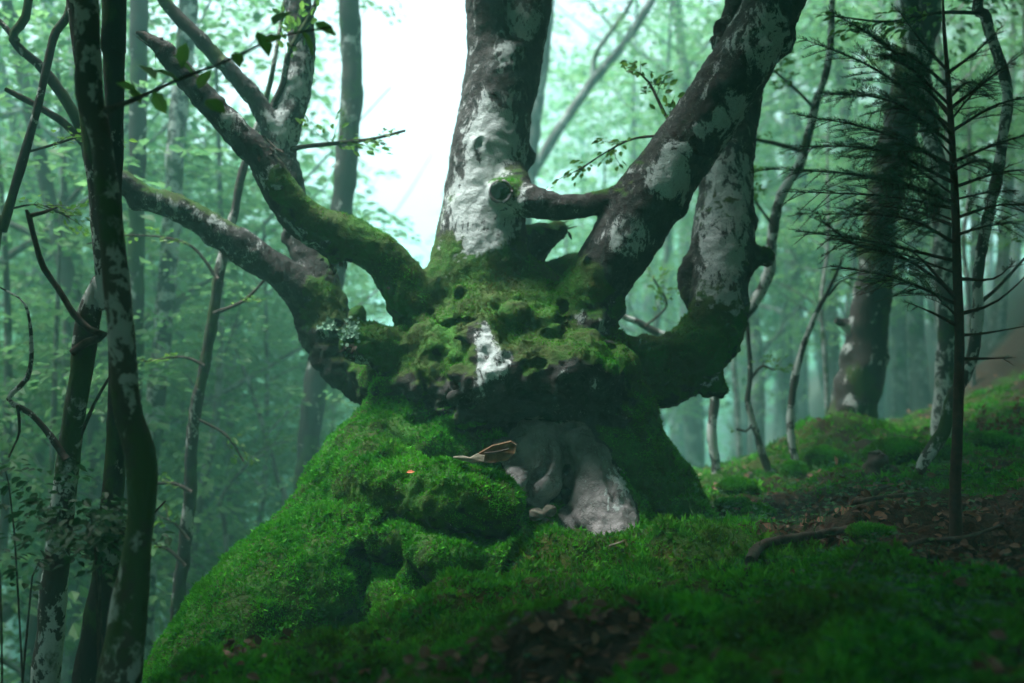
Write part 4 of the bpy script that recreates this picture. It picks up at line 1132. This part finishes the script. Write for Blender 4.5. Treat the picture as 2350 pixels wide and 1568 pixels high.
# ------------------------------------------------------------------ young fir
fir = thing('young_fir', 'dark young fir with flat needle sprays on a thin red-brown stem', 'tree', P(2195, 1285, 4.4))
ft = px([(2192, 1330, 22), (2194, 1240, 15), (2192, 1120, 13), (2197, 1000, 12), (2202, 800, 11), (2196, 600, 10), (2190, 420, 8.5), (2182, 280, 7), (2174, 160, 5), (2166, 60, 4), (2164, -10, 2)], 4.4)
tube_obj('trunk', ft, M['firbark'], fir, step=.05, segs=12, lump=.08, freq=14, seed=3)
def fir_branch(pts, dd, seed, bare=False, r0=4.5):
    rs = RS(seed)
    k = len(pts)
    q = px([(p[0], p[1], r0 * (1 - .88 * i / (k - 1)), 4.4 + dd * i / (k - 1)) for i, p in enumerate(pts)])
    q = q[:, :]
    o = tube_obj('branch', q, M['firbark'], fir, step=.05, segs=6, lump=.1, freq=20, seed=seed)
    s = spline(q, .012)
    L = len(s) * .012
    tw = []
    axs = [s[:, :3]]
    T = unit(np.gradient(s[:, :3], axis=0))
    tws = []
    side = 1
    roll = rs.uniform(.35, .95) * (1 if q[-1, 0] < q[0, 0] else -1)
    t = .16 if not bare else .8
    while t < .995:
        i = int(t * (len(s) - 1)); side = -side
        a = T[i]; hor = unit(np.cross(a, np.array([0, 0, 1.0]))); hor = unit(hor * math.cos(roll) + np.cross(hor, a) * math.sin(roll))
        ln = (.06 + .24 * (1 - t)) * min(1.0, L + .25) * rs.uniform(.55, 1.15)
        dr = unit(a * rs.uniform(.6, 1.0) + hor * side * rs.uniform(.5, .9) + np.array([0, 0, rs.normal(-.05, .22)]))
        n = max(3, int(ln / .007))
        u = np.linspace(0, 1, n)[:, None]
        pth = s[i, :3] + dr * ln * u + a * ln * .25 * u ** 2 - np.array([0, 0, 1]) * ln * .3 * u ** 2
        axs.append(pth)
        tws.append(np.column_stack([pth[[0, n // 2, -1]], [.0022, .0016, .0008]]))
        if ln > .14:                                       # second order
            for w in (.4, .65):
                j = int(w * (n - 1)); s2 = 1 if rs.rand() < .5 else -1
                d2 = unit(dr * .8 + np.cross(dr, np.array([0, 0, 1.0])) * s2 * .7)
                l2 = ln * .42; n2 = max(3, int(l2 / .007)); u2 = np.linspace(0, 1, n2)[:, None]
                axs.append(pth[j] + d2 * l2 * u2)
        t += rs.uniform(.018, .036) / max(L, .3)
    if tws:
        tv = join([tube(x, step=.2, segs=4, lump=0) for x in tws])
        x = mesh_obj('twigs', tv[0], [tv[1], tv[2]], M['firbark'], o)
    C, Dn, Nn = [], [], []
    for ai, a in enumerate(axs):
        if len(a) < 3: continue
        if ai == 0: a = a[int(len(a) * (.25 if not bare else .85)):]
        if len(a) < 3: continue
        tt = unit(np.gradient(a, axis=0)); hor = unit(np.cross(tt, np.array([0, 0, 1.0])))
        upn_ = np.cross(hor, tt)
        for rep in range(3):
            sd = 1 if rep % 2 else -1
            jit = rs.normal(0, .22, a.shape)
            C.append(a + tt * rs.uniform(-.006, .006, (len(a), 1))); Dn.append(unit(tt * .75 + hor * sd * .85 + upn_ * (.15 + .25 * (rep // 2)) + jit)); Nn.append(upn_)
    if not C: return
    C = np.vstack(C); Dn = np.vstack(Dn); Nn = np.vstack(Nn)
    lo = leaf_obj([(C, Dn, Nn, rs.uniform(.016, .026, len(C)))], M['needle'], 'needles', o, 'rhomb', seed)
    return o
_lm = leaf_mesh
def leaf_obj_n(parts, mat, name, parent, shape, seed):
    org = parent_origin(parent); parts = [(p[0] - org, *p[1:]) for p in parts]
    return link(bpy.data.objects.new(name, _lm(parts, mat, name, shape, seed, .17)), parent)
_keep, leaf_obj = leaf_obj, leaf_obj_n
FB = [([(2172, 160), (2110, 90), (2060, 20)], .1), ([(2172, 170), (2240, 120), (2300, 60)], -.1), ([(2178, 240), (2040, 110), (1905, 25)], -.1), ([(2180, 290), (2010, 160), (1840, 88)], .15),
      ([(2184, 330), (2050, 235), (1885, 212)], -.3), ([(2188, 380), (2010, 300), (1825, 262)], .1), ([(2190, 420), (2020, 345), (1815, 335)], -.25), ([(2192, 465), (1990, 405), (1762, 388)], -.1),
      ([(2195, 480), (2030, 450), (1800, 440)], .3), ([(2195, 560), (2070, 500), (1830, 490)], -.3), ([(2196, 600), (2000, 555), (1825, 530)], .05), ([(2197, 680), (2080, 595), (1960, 560), (1880, 500)], -.2),
      ([(2198, 700), (2060, 640), (1905, 610)], .3), ([(2186, 300), (2290, 240), (2400, 215)], .1), ([(2190, 430), (2300, 395), (2420, 390)], -.2), ([(2194, 500), (2300, 470), (2420, 480)], .2),
      ([(2180, 250), (2270, 180), (2350, 120)], -.25), ([(2192, 370), (2290, 330), (2390, 300)], -.3), ([(2176, 200), (2090, 130), (2010, 130)], -.35), ([(2184, 310), (2120, 240), (2060, 190)], -.5),
      ([(2188, 400), (2120, 350), (2040, 350)], -.5), ([(2192, 470), (2100, 430), (2010, 420)], -.5), ([(2190, 390), (2240, 370), (2290, 380)], -.5), ([(2180, 260), (2120, 200), (2080, 170)], .5),
      ([(2190, 420), (2100, 380), (1990, 370)], .5), ([(2194, 520), (2080, 480), (1960, 470)], .5), ([(2178, 225), (2220, 190), (2270, 200)], .4), ([(2194, 540), (2260, 520), (2340, 510)], -.4)]
for k, (pts, dd) in enumerate(FB): fir_branch(pts, dd, 300 + k)
_r = random.Random(5)
for k, (pts, dd) in enumerate(FB[2:18:2]):                   # lesser branches between the main ones
    q = [pts[0]] + [(pts[0][0] + (p[0] - pts[0][0]) * _r.uniform(.55, .75), p[1] + _r.uniform(20, 50)) for p in pts[1:]]
    fir_branch([(q[0][0], q[0][1] + 28)] + q[1:], dd + _r.uniform(-.35, .35), 330 + k, r0=3)
for k, (pts, dd) in enumerate((([(2198, 748), (2140, 718), (2082, 694)], -.1), ([(2200, 722), (2290, 690), (2400, 590)], -.1), ([(2198, 824), (2320, 822)], 0), ([(2198, 640), (2280, 640), (2330, 600)], .1), ([(2198, 770), (2260, 765), (2400, 740)], 0.1), ([(2197, 690), (2120, 600), (2080, 570)], -.2))):
    fir_branch(pts, dd, 350 + k, True, 5)
leaf_obj = _keep
# ------------------------------------------------------------------ small things on the ground and the tree
def zg(x, y): return float(height(np.array([x]), np.array([y]))[0])
def rock_shape(c, r, seed, rough=.25, flat=1.0, n=18):
    th = np.linspace(0, np.pi, n)[:, None]; ph = np.linspace(0, 2 * np.pi, 2 * n, endpoint=False)[None]
    q = np.stack([np.sin(th) * np.cos(ph), np.sin(th) * np.sin(ph), np.cos(th) * np.ones_like(ph)], -1).reshape(-1, 3)
    k = 1 + rough * fbm(q * 1.6 + seed * 3.1, seed, 4)
    rs = RS(seed)
    for _ in range(7):                                     # planed facets
        nrm = rand_unit(rs, 1)[0]; lim = rs.uniform(.68, .9)
        dd = q @ nrm * k
        k = np.where(dd > lim, k * (lim / np.maximum(dd, 1e-6)) ** .85, k)
    V = np.array(c) + q * k[:, None] * np.array(r)
    m = 2 * n
    i = np.arange(n - 1)[:, None] * m + np.arange(m)[None]; j = np.arange(n - 1)[:, None] * m + (np.arange(m)[None] + 1) % m
    return V, np.stack([i, i + m, j + m, j], -1).reshape(-1, 4)

def stone(u, v, d, rpx, label, mat, seed, cat='stone', name='stone', asp=(1.2, 1, .8), group=None, rough=.35):
    c = P(u, v, d); r = rpx * d / F
    V, Q = rock_shape((0, 0, 0), np.array(asp) * r, seed, rough)
    o = link(bpy.data.objects.new(name, mesh_data(name, V, [Q], mat))); o.location = c
    o.rotation_euler = (0, 0, seed * 1.3)
    return tag(o, label, cat, group)

def surf_d(u, v): return float((surf(u, v) - CAM) @ FWD)
for k, (u, v, r, lab) in enumerate(((1232, 1180, 20, 'rounded ochre stone tucked at the mouth of the root hollow'), (1260, 1172, 17, 'pale angular stone wedged against the grey wood of the hollow'),
                                    (1252, 1196, 9, 'small whitish pebble below the two hollow stones'), (1268, 1206, 7, 'tiny pebble lying lowest in the root hollow'), (1300, 1218, 8, 'small grey pebble by the grey knuckle of the root'),
                                    (1380, 1256, 13, 'pale flat stone at the foot of the grey buttress'), (1350, 1228, 10, 'grey chip of stone leaning on the buttress foot'))):
    stone(u, v, surf_d(u, v) - .03, r, lab, M['stone'], 60 + k, 'pebble' if r < 12 else 'stone', 'pebble' if r < 12 else 'stone')

# split piece of wood lodged in the crook
dW = min(surf_d(1062, 1050), surf_d(1110, 1050), surf_d(1150, 1045)) - .03
wd = thing('split_wood', 'split brown wood with a pale sliver, lodged above the mossy root arm', 'wood', P(1110, 1055, dW))
def prism(pts_top, thick, d, dz):
    """slab from a picture outline, with real thickness towards the back"""
    A = np.array([P(u, v, d + k) for u, v, k in pts_top]); B = A + np.array([0, thick, 0.004]); n = len(A)
    s = np.arange(n); e = (s + 1) % n
    V = np.vstack([A, B, A.mean(0, keepdims=True), B.mean(0, keepdims=True)])
    Q = np.stack([s, e, e + n, s + n], -1)
    T = np.vstack([np.stack([e, s, np.full(n, 2 * n)], -1), np.stack([s + n, e + n, np.full(n, 2 * n + 1)], -1)])
    return V, Q, T
V, Q, T = prism([(1098, 1042, 0), (1130, 1024, .0), (1172, 1014, .01), (1185, 1022, .02), (1182, 1040, .0), (1165, 1056, -.012), (1135, 1062, -.016), (1108, 1062, -.012)], .07, dW, 0)
blk = mesh_obj('block', V, [Q, T], M['wood'], wd, smooth=False)
V, Q, T = prism([(1112, 1040, -.010), (1140, 1037, -.013), (1168, 1031, -.008), (1168, 1033, -.008), (1140, 1040, -.013), (1112, 1042, -.010)], .01, dW, 0)
mesh_obj('crack', V, [Q, T], M['dead'], blk, smooth=False)
V, Q, T = prism([(1040, 1050, 0), (1062, 1048, 0), (1078, 1052, 0), (1096, 1042, 0), (1112, 1046, -.02), (1110, 1060, -.03), (1085, 1062, -.01), (1060, 1058, 0)], .03, dW, 0)
mesh_obj('sliver', V, [Q, T], M['chip'], wd, smooth=False)

# leafy lichen rosette and grey bark scabs on the left limb
rs = RS(9)
lc = np.array([surf(780 + rs.normal(0, 20), 745 + rs.normal(0, 12)) for _ in range(150)])
nn = unit(rand_unit(rs, 150) * .6 + np.array([0, -1, .35]))
V, Q, T = leaves(lc + nn * .012 + rs.normal(0, .006, lc.shape), unit(rand_unit(rs, 150) * np.array([1, .4, 1])), nn, rs.uniform(.018, .034, 150), rs.uniform(.016, .03, 150), 'hex')
mesh_obj('leafy_lichen', V, [Q], M['folio'], tree, smooth=False)['kind'] = 'stuff'
# torn bark flakes hanging where limbs broke
def flake(u, v, d, n, size, seed):
    rs = RS(seed)
    C = np.array([P(u + rs.normal(0, size), v + rs.normal(0, size * .4), d + rs.normal(0, .02)) for _ in range(n)])
    V, Q, T = leaves(C, unit(np.array([0, 0, -1.0]) + rs.normal(0, .6, (n, 3))), rand_unit(rs, n), rs.uniform(.03, .07, n), rs.uniform(.01, .028, n), 'hex')
    o = mesh_obj('bark_flake', V, [Q], M['dead'], tree, smooth=False); o['kind'] = 'stuff'; return o
for k, (u, v, d, n, s) in enumerate(((600, 345, 5.8, 16, 14), (370, 120, 5.66, 8, 12), (800, 795, 5.85, 16, 12), (770, 598, 5.95, 14, 18), (888, 660, 6.0, 10, 10), (1440, 420, 5.92, 10, 18), (1285, 535, 6.55, 8, 10))):
    flake(u, v, d, n, s, 200 + k)
# splintered ends of the snapped stubs
def splinters(u, v, d, dirn, n, rpx, ln, seed):
    rs = RS(seed); parts = []
    for _ in range(n):
        a = P(u + rs.normal(0, rpx), v + rs.normal(0, rpx), d + rs.normal(0, .012)); e = a + unit(np.array(dirn) + rs.normal(0, .15, 3)) * ln * rs.uniform(.4, 1.2)
        parts.append(tube(np.array([[*(a - (e - a) * .6), .008], [*a, .006], [*e, .0012]]), step=.05, segs=5, lump=.2, freq=30, seed=seed))
    V, Q, T = join(parts); mesh_obj('splinters', V, [Q, T], M['dead'], tree)['kind'] = 'stuff'
splinters(345, 92, 5.68, (-1, 0, .5), 10, 7, .10, 1)
splinters(812, 792, 5.92, (-1, 0, .1), 16, 14, .06, 2)
splinters(1284, 530, 6.6, (1, 0, .2), 10, 9, .05, 3)
splinters(596, 340, 5.84, (1, 0, -.6), 12, 12, .07, 4)
# rim of the sawn knot
ang = np.linspace(0, 2 * np.pi, 25)
kc = [surf(1149 + 27 * math.cos(a), 440 + 27 * math.sin(a), 7) for a in ang]
kd = min((p - CAM) @ FWD for p in kc)
tube_obj('knot_rim', np.array([[*P(1149 + 25 * math.cos(a), 440 + 25 * math.sin(a), kd + .012), .0095 + .003 * math.sin(3 * a)] for a in ang]), M['web'], tree, step=.01, segs=6, lump=.3, freq=40)

# one orange leaf on the moss
c = surf(930, 1083) + np.array([-.02, -.035, .03])
V, Q, T = leaves(c[None], unit(np.array([[1.0, .1, .15]])), unit(np.array([[.1, -.7, .8]])), .042, .024, 'hex')
t = NT('orange_leaf'); t.done(t.principled((0.62, 0.20, 0.10), .6))
o = mesh_obj('fallen_leaf', V, [Q], t.m, smooth=False, attrs={'tint': np.ones(len(V))})
tag(o, 'single bright orange-pink leaf lying on the mossy root flank', 'leaf')

# fallen branch and sticks
def lying(pts, name, label, mat, lift=.0, cat='branch', seed=0, rscale=1.0, extra=()):
    q = []
    for u, v, r in pts:
        w = ground_pt(u, v); d = (w - CAM) @ FWD; q.append([w[0], w[1], w[2] + r * d / F * .9 + .02 + lift, r * d / F * rscale])
    q = np.array(q)
    o = tube_obj(name, q, mat, None, step=.03, segs=9, lump=.22, freq=16, seed=seed) if not extra else None
    if extra:
        t = thing(name, label, cat, q[0, :3]); tube_obj('stem', q, mat, t, step=.03, segs=9, lump=.22, freq=16, seed=seed)
        for e in extra:
            p = []
            for u, v, r in e:
                w = ground_pt(u, v); d = (w - CAM) @ FWD; p.append([w[0], w[1], w[2] + r * d / F + .02, r * d / F])
            tube_obj('side_twig', np.array(p), mat, t, step=.03, segs=6, lump=.2, freq=20, seed=seed + 1)
        return t
    return tag(o, label, cat)
lying([(1722, 1312, 13), (1738, 1282, 12), (1775, 1262, 11), (1840, 1252, 10), (1905, 1240, 9), (1965, 1225, 8), (2030, 1205, 6)], 'fallen_branch', 'dark crooked fallen branch lying across the moss below the ridge', M['dead'], seed=3,
      extra=([(1735, 1290, 10), (1722, 1300, 9), (1715, 1330, 7)], [(1850, 1250, 4), (1870, 1235, 3), (1885, 1238, 2)]))
lying([(1955, 1180, 6), (2000, 1170, 6), (2060, 1160, 5), (2100, 1150, 3)], 'fallen_stick', 'straight dead stick on brown leaves above the fallen branch', M['dead'], .02, 'stick', 4)
lying([(1945, 1350, 3), (1962, 1320, 3), (1985, 1280, 2)], 'fallen_stick', 'thin short twig standing askew in the moss beneath the fallen branch', M['dead'], .02, 'stick', 5)
lying([(1400, 1272, 4), (1420, 1264, 3), (1432, 1258, 2)], 'fallen_stick', 'pale splinter at the foot of the grey buttress', M['chip'], .01, 'stick', 6)
lying([(2040, 1290, 6), (2120, 1262, 6), (2210, 1255, 5), (2300, 1225, 4)], 'fallen_stick', 'dark rotting stick on the litter beside the fir stem', M['dead'], .01, 'stick', 7)
lying([(1240, 1480, 3), (1300, 1500, 3), (1370, 1490, 3), (1430, 1475, 2)], 'fallen_stick', 'slim twig lying in the open leaf litter before the moss cushions', M['dead'], .01, 'stick', 8)

def mossy_rock(u, v, rx, rz, label, seed, name='mossy_rock', cat='rock', sink=.35):
    w = ground_pt(u, v); d = (w - CAM) @ FWD; r = rx * d / F
    c = np.array([w[0], w[1] + r * .6, w[2] + rz * d / F * (1 - sink) * .6])
    V, Q = rock_shape((0, 0, 0), (r, r * .8, rz * d / F), seed, .3)
    V = V + (unit(V) * (.03 * fbm((V + c) * 8, seed, 3))[:, None])
    o = link(bpy.data.objects.new(name, None)); o.location = c
    tag(o, label, cat)
    s = link(bpy.data.objects.new('stone', mesh_data('stone', V, [Q], M['mossrock'])), o)
    rs = RS(seed + 5); N = vnormals(V, Q)
    fnn = unit(N[Q].mean(1)); C, f = on_faces(V, Q, sstep(-.5, .1, fnn[:, 2]), rs, int(9000 * min(1, r * 1.6)))
    V2, T2, col = tufts(C, fnn[f], rs, np.full((len(C), 1), .022), .2 + .3 * (1 - sstep(0, .6, fnn[f, 2])))
    m = link(bpy.data.objects.new('moss', mesh_data('moss', V2, [T2], M['tuft'], False, {'tint': col})), o); m['kind'] = 'stuff'
    return o
mossy_rock(2070, 1068, 70, 46, 'moss-covered boulder on the ridge behind the swept pale stem', 81)
mossy_rock(2190, 1060, 60, 34, 'low mossy boulder just behind the fir stem', 82)
mossy_rock(2300, 1030, 55, 28, 'mossy hump under the withered red fronds', 83)
mossy_rock(1900, 1078, 60, 34, 'tall mossy root hump at the foot of the stout leaning beech', 84)
mossy_rock(1690, 1178, 42, 24, 'round bright moss cushion beside the trunk flare', 85, 'moss_cushion', 'moss cushion')
mossy_rock(1745, 1186, 34, 18, 'smaller moss cushion below the twisting thin sapling', 86, 'moss_cushion', 'moss cushion')
mossy_rock(1700, 1130, 46, 20, 'dark mossy cushion at the foot of the wavy sapling', 87, 'moss_cushion', 'moss cushion')
mossy_rock(1830, 1100, 32, 26, 'moss cushion between the two thin saplings and the stout beech', 88, 'moss_cushion', 'moss cushion')
mossy_rock(2020, 1240, 60, 22, 'wide flat moss cushion above the dark sorrel leaves', 89, 'moss_cushion', 'moss cushion')
mossy_rock(455, 1545, 62, 34, 'pale-topped moss cushion leaning on the foot of the root flank', 90, 'moss_cushion', 'moss cushion')
# rotten stump between the boulder and the stout beech
w = ground_pt(2010, 1095)
st = thing('rotten_stump', 'small dark rotten stump among the ridge plants', 'stump', w)
tube_obj('stump', np.array([[w[0], w[1], w[2] - .1, .11], [w[0], w[1], w[2] + .05, .09], [w[0] + .02, w[1], w[2] + .16, .06]]), M['dead'], st, step=.02, segs=14, lump=.4, freq=14)
tube_obj('root', np.array([[w[0], w[1], w[2] + .08, .05], [w[0] + .14, w[1] - .05, w[2] + .02, .04], [w[0] + .24, w[1] - .08, w[2] - .08, .03]]), M['dead'], st, step=.02, segs=10, lump=.3, freq=16)

# withered red fronds
for k, (u, v) in enumerate(((2262, 1000), (2290, 990), (2318, 1000), (2340, 985), (2335, 955), (2255, 975))):
    rs = RS(400 + k); w = ground_pt(u, v + 12)
    n = 26; t_ = rs.rand(n, 1)
    C = w + np.array([0, 0, 1.0]) * t_ * .16 + rs.normal(0, .02, (n, 3))
    V, Q, T = leaves(C, unit(np.array([0, 0, .3]) + rand_unit(rs, n)), rand_unit(rs, n), rs.uniform(.03, .06, n), rs.uniform(.015, .03, n), 'hex')
    p = thing('withered_fern', 'withered reddish-brown fern clump on the upper slope', 'fern', w, 'withered ferns on the upper slope')
    mesh_obj('fronds', V, [Q], M['redfern'], p, smooth=False, attrs={'tint': np.repeat(rs.rand(n), 6)})
    tube_obj('stalk', np.array([[*w, .004], [*(w + np.array([.01, 0, .1])), .003], [*(w + np.array([0, 0, .2])), .002]]), M['dead'], p, step=.05, segs=5, lump=0)

# ------------------------------------------------------------------ ground cover
rs = RS(77)
def scatter(n, y0, y1, rs):
    y = np.exp(rs.uniform(math.log(y0), math.log(y1), n)); x = rs.uniform(-.62, .66, n) * y + rs.uniform(-.5, .5, n)
    return x, y
def ground_normal(x, y, e=.03):
    hx = (height(x + e, y) - height(x - e, y)) / (2 * e); hy = (height(x, y + e) - height(x, y - e)) / (2 * e)
    return unit(np.stack([-hx, -hy, np.ones_like(hx)], -1))
x, y = scatter(220000, 2.6, 10.5, rs)
m = ground_moss(x, y) + .22 * fbm(np.stack([x, y, x * 0], -1) * 5, 15, 3)
k = (m > rs.uniform(.35, .6, len(x))) & (x > -2.6)
x, y = x[k], y[k]
z = height(x, y); N = ground_normal(x, y)
C = np.stack([x, y, z], -1)
V, T, col = tufts(C, N, rs, (rs.uniform(.012, .028, len(x)) * (1 + .05 * y) * (1 + .9 * np.clip(fbm(C * 4, 91, 2), -.5, .8)))[:, None], np.full(len(x), .22))
o = mesh_obj('ground_moss', V, [T], M['tuft'], smooth=False, attrs={'tint': col}); o['kind'] = 'stuff'
tag(o, 'deep green moss carpet spread over the forest floor', 'moss')
# dead leaves
x, y = scatter(16000, 2.6, 11, rs)
m = ground_moss(x, y)
k = ((m < rs.uniform(.05, .75, len(x)) ** .7) | (rs.rand(len(x)) < .025)) & (x > -3)
x, y = x[k], y[k]
n = len(x); N = ground_normal(x, y)
C = np.stack([x, y, height(x, y) + rs.uniform(.004, .028, n)], -1)
dr = rand_unit(rs, n) * np.array([1, 1, .25]); nn = unit(N + rs.normal(0, .45, (n, 3)))
dr = unit(dr - nn * (dr * nn).sum(1, keepdims=True))
V, Q, T = leaves(C, dr, nn, rs.uniform(.04, .075, n), rs.uniform(.022, .042, n), 'hex')
o = mesh_obj('leaf_litter', V, [Q], M['litter'], smooth=False, attrs={'tint': np.repeat(rs.rand(n) ** 1.6, 6)}); o['kind'] = 'stuff'
tag(o, 'brown dead beech leaves lying between the moss cushions', 'leaf litter')
# wood sorrel: three leaflets on a stalk
def sorrel(n, pick, size, hgt, seed, mat, label, name='wood_sorrel'):
    rs = RS(seed); x, y = scatter(n * 6, 2.6, 11, rs)
    k = pick(x, y, rs); x, y = x[k][:n], y[k][:n]; n = len(x)
    C0 = np.stack([x, y, height(x, y)], -1); top = C0 + np.stack([rs.normal(0, .012, n), rs.normal(0, .012, n), rs.uniform(.5, 1.2, n) * hgt], -1)
    parts = []; a0 = rs.uniform(0, 6.28, n)
    tilt = unit(np.stack([rs.normal(0, .25, n), rs.normal(-.15, .25, n), np.ones(n)], -1))
    for j in range(3):
        a = a0 + j * 2.094; dr = np.stack([np.cos(a), np.sin(a), np.full(n, -.15)], -1)
        parts.append((top, unit(dr), tilt, rs.uniform(.7, 1.2, n) * size))
    C = np.vstack([p[0] for p in parts]); d = np.vstack([p[1] for p in parts]); nn = np.vstack([p[2] for p in parts]); L = np.concatenate([p[3] for p in parts])
    V, Q, T = leaves(C, d, nn, L, L * 1.05, 'hex')
    tint = np.repeat(np.tile(rs.rand(n), 3), 6)
    o = mesh_obj(name, V, [Q], mat, smooth=False, attrs={'tint': tint}); o['kind'] = 'stuff'
    return tag(o, label, 'ground plants')
def near_of(cs):
    ws = [(ground_pt(u, v), r, a) for u, v, r, a in cs]
    def f(x, y, rs):
        p = 0
        for w, r, a in ws: p = p + a * np.exp(-((x - w[0]) ** 2 + (y - w[1]) ** 2) / r ** 2)
        return rs.rand(len(x)) < p
    return f
sorrel(900, near_of([(2150, 1400, .45, .8), (2000, 1330, .3, .5), (2300, 1400, .5, .7), (2050, 1450, .35, .6), (1500, 1360, .3, .06), (1150, 1330, .3, .1), (1130, 1480, .3, .15)]), .022, .05, 5, M['sorrel'], 'dark three-leaved sorrel carpeting the slope below the fir')
sorrel(1500, near_of([(1780, 1170, .5, .5), (1900, 1130, .6, .8), (2010, 1120, .6, .8), (2120, 1140, .5, .6), (1650, 1150, .5, .5), (1830, 1200, .5, .4), (1720, 1200, .5, .4), (2080, 1190, .5, .4)]), .024, .08, 6, M['sorrel'], 'small leafy plants growing thickly along the ridge', 'ridge_plants')
# grass blades and fine stems on the ridge
x, y = scatter(20000, 4, 10.5, rs)
k = near_of([(1650, 1210, .6, .5), (1760, 1230, .5, .4), (2200, 1330, .6, .3), (1950, 1090, .6, .5), (1600, 1180, .5, .4)])(x, y, rs)
x, y = x[k], y[k]; n = len(x)
C = np.stack([x, y, height(x, y)], -1); dr = unit(np.array([0, 0, 1.0]) + rs.normal(0, .5, (n, 3)))
V, Q, T = leaves(C, dr, rand_unit(rs, n), rs.uniform(.04, .13, n), np.full(n, .004), 'rhomb')
o = mesh_obj('grass', V, [T], M['sorrel'], smooth=False, attrs={'tint': np.repeat(rs.rand(n), 4)}); o['kind'] = 'stuff'
tag(o, 'thin grass blades scattered beside the trunk flare', 'grass')

# dark shrubs on the bank at left
for k, (u, v, d, r, lab) in enumerate(((60, 1200, 4.2, .34, 'dark leafy shrub at the foot of the forked pale beech'), (235, 1215, 4.1, .18, 'small leafy shrub between the slender mottled and pale trunks'))):
    rs = RS(500 + k); c = P(u, v, d)
    g = zg(c[0], c[1])
    sh = thing('shrub', lab, 'shrub', (c[0], c[1], g))
    for j in range(3):
        e = c + rand_unit(rs, 1)[0] * r * .8
        tube_obj('stem', np.array([[c[0] + rs.normal(0, .03), c[1] + rs.normal(0, .03), g - .05, .005], [*((c + e) / 2 - np.array([0, 0, .15])), .004], [*e, .002]]), M['dead'], sh, step=.1, segs=5, lump=0)
    O = c + rand_unit(rs, 40) * r * rs.rand(40, 1) ** .5 * np.array([1, 1, .9])
    leaf_obj([spray_leaves(rs, O, rand_unit(rs, 40) * np.array([1, 1, .3]), rs.uniform(.12, .25, 40), 8, .05)], M['darkleaf'], 'leaves', sh, 'hex', k)
# ------------------------------------------------------------------ the misty air
hz = np.array([(x, y, z) for x in (-102, 102) for y in (-62, 102) for z in (-12.5, 14.5)], dtype=float)
hq = [[0, 1, 3, 2], [4, 6, 7, 5], [0, 4, 5, 1], [2, 3, 7, 6], [0, 2, 6, 4], [1, 5, 7, 3]]
t = NT('mist')
pv = t.new('ShaderNodeVolumePrincipled')
pv.inputs['Density'].default_value = HAZE
pv.inputs['Color'].default_value = (0.36, 0.90, 0.84, 1)
pv.inputs['Anisotropy'].default_value = 0.0
for nm in ('Density Attribute', 'Color Attribute', 'Temperature Attribute'):
    if nm in pv.inputs: pv.inputs[nm].default_value = ''
t.l.new(pv.outputs[0], t.out.inputs['Volume'])
t.m.cycles.homogeneous_volume = True
haze = mesh_obj('haze', hz, [np.array(hq)], t.m, smooth=False)
haze['kind'] = 'stuff'
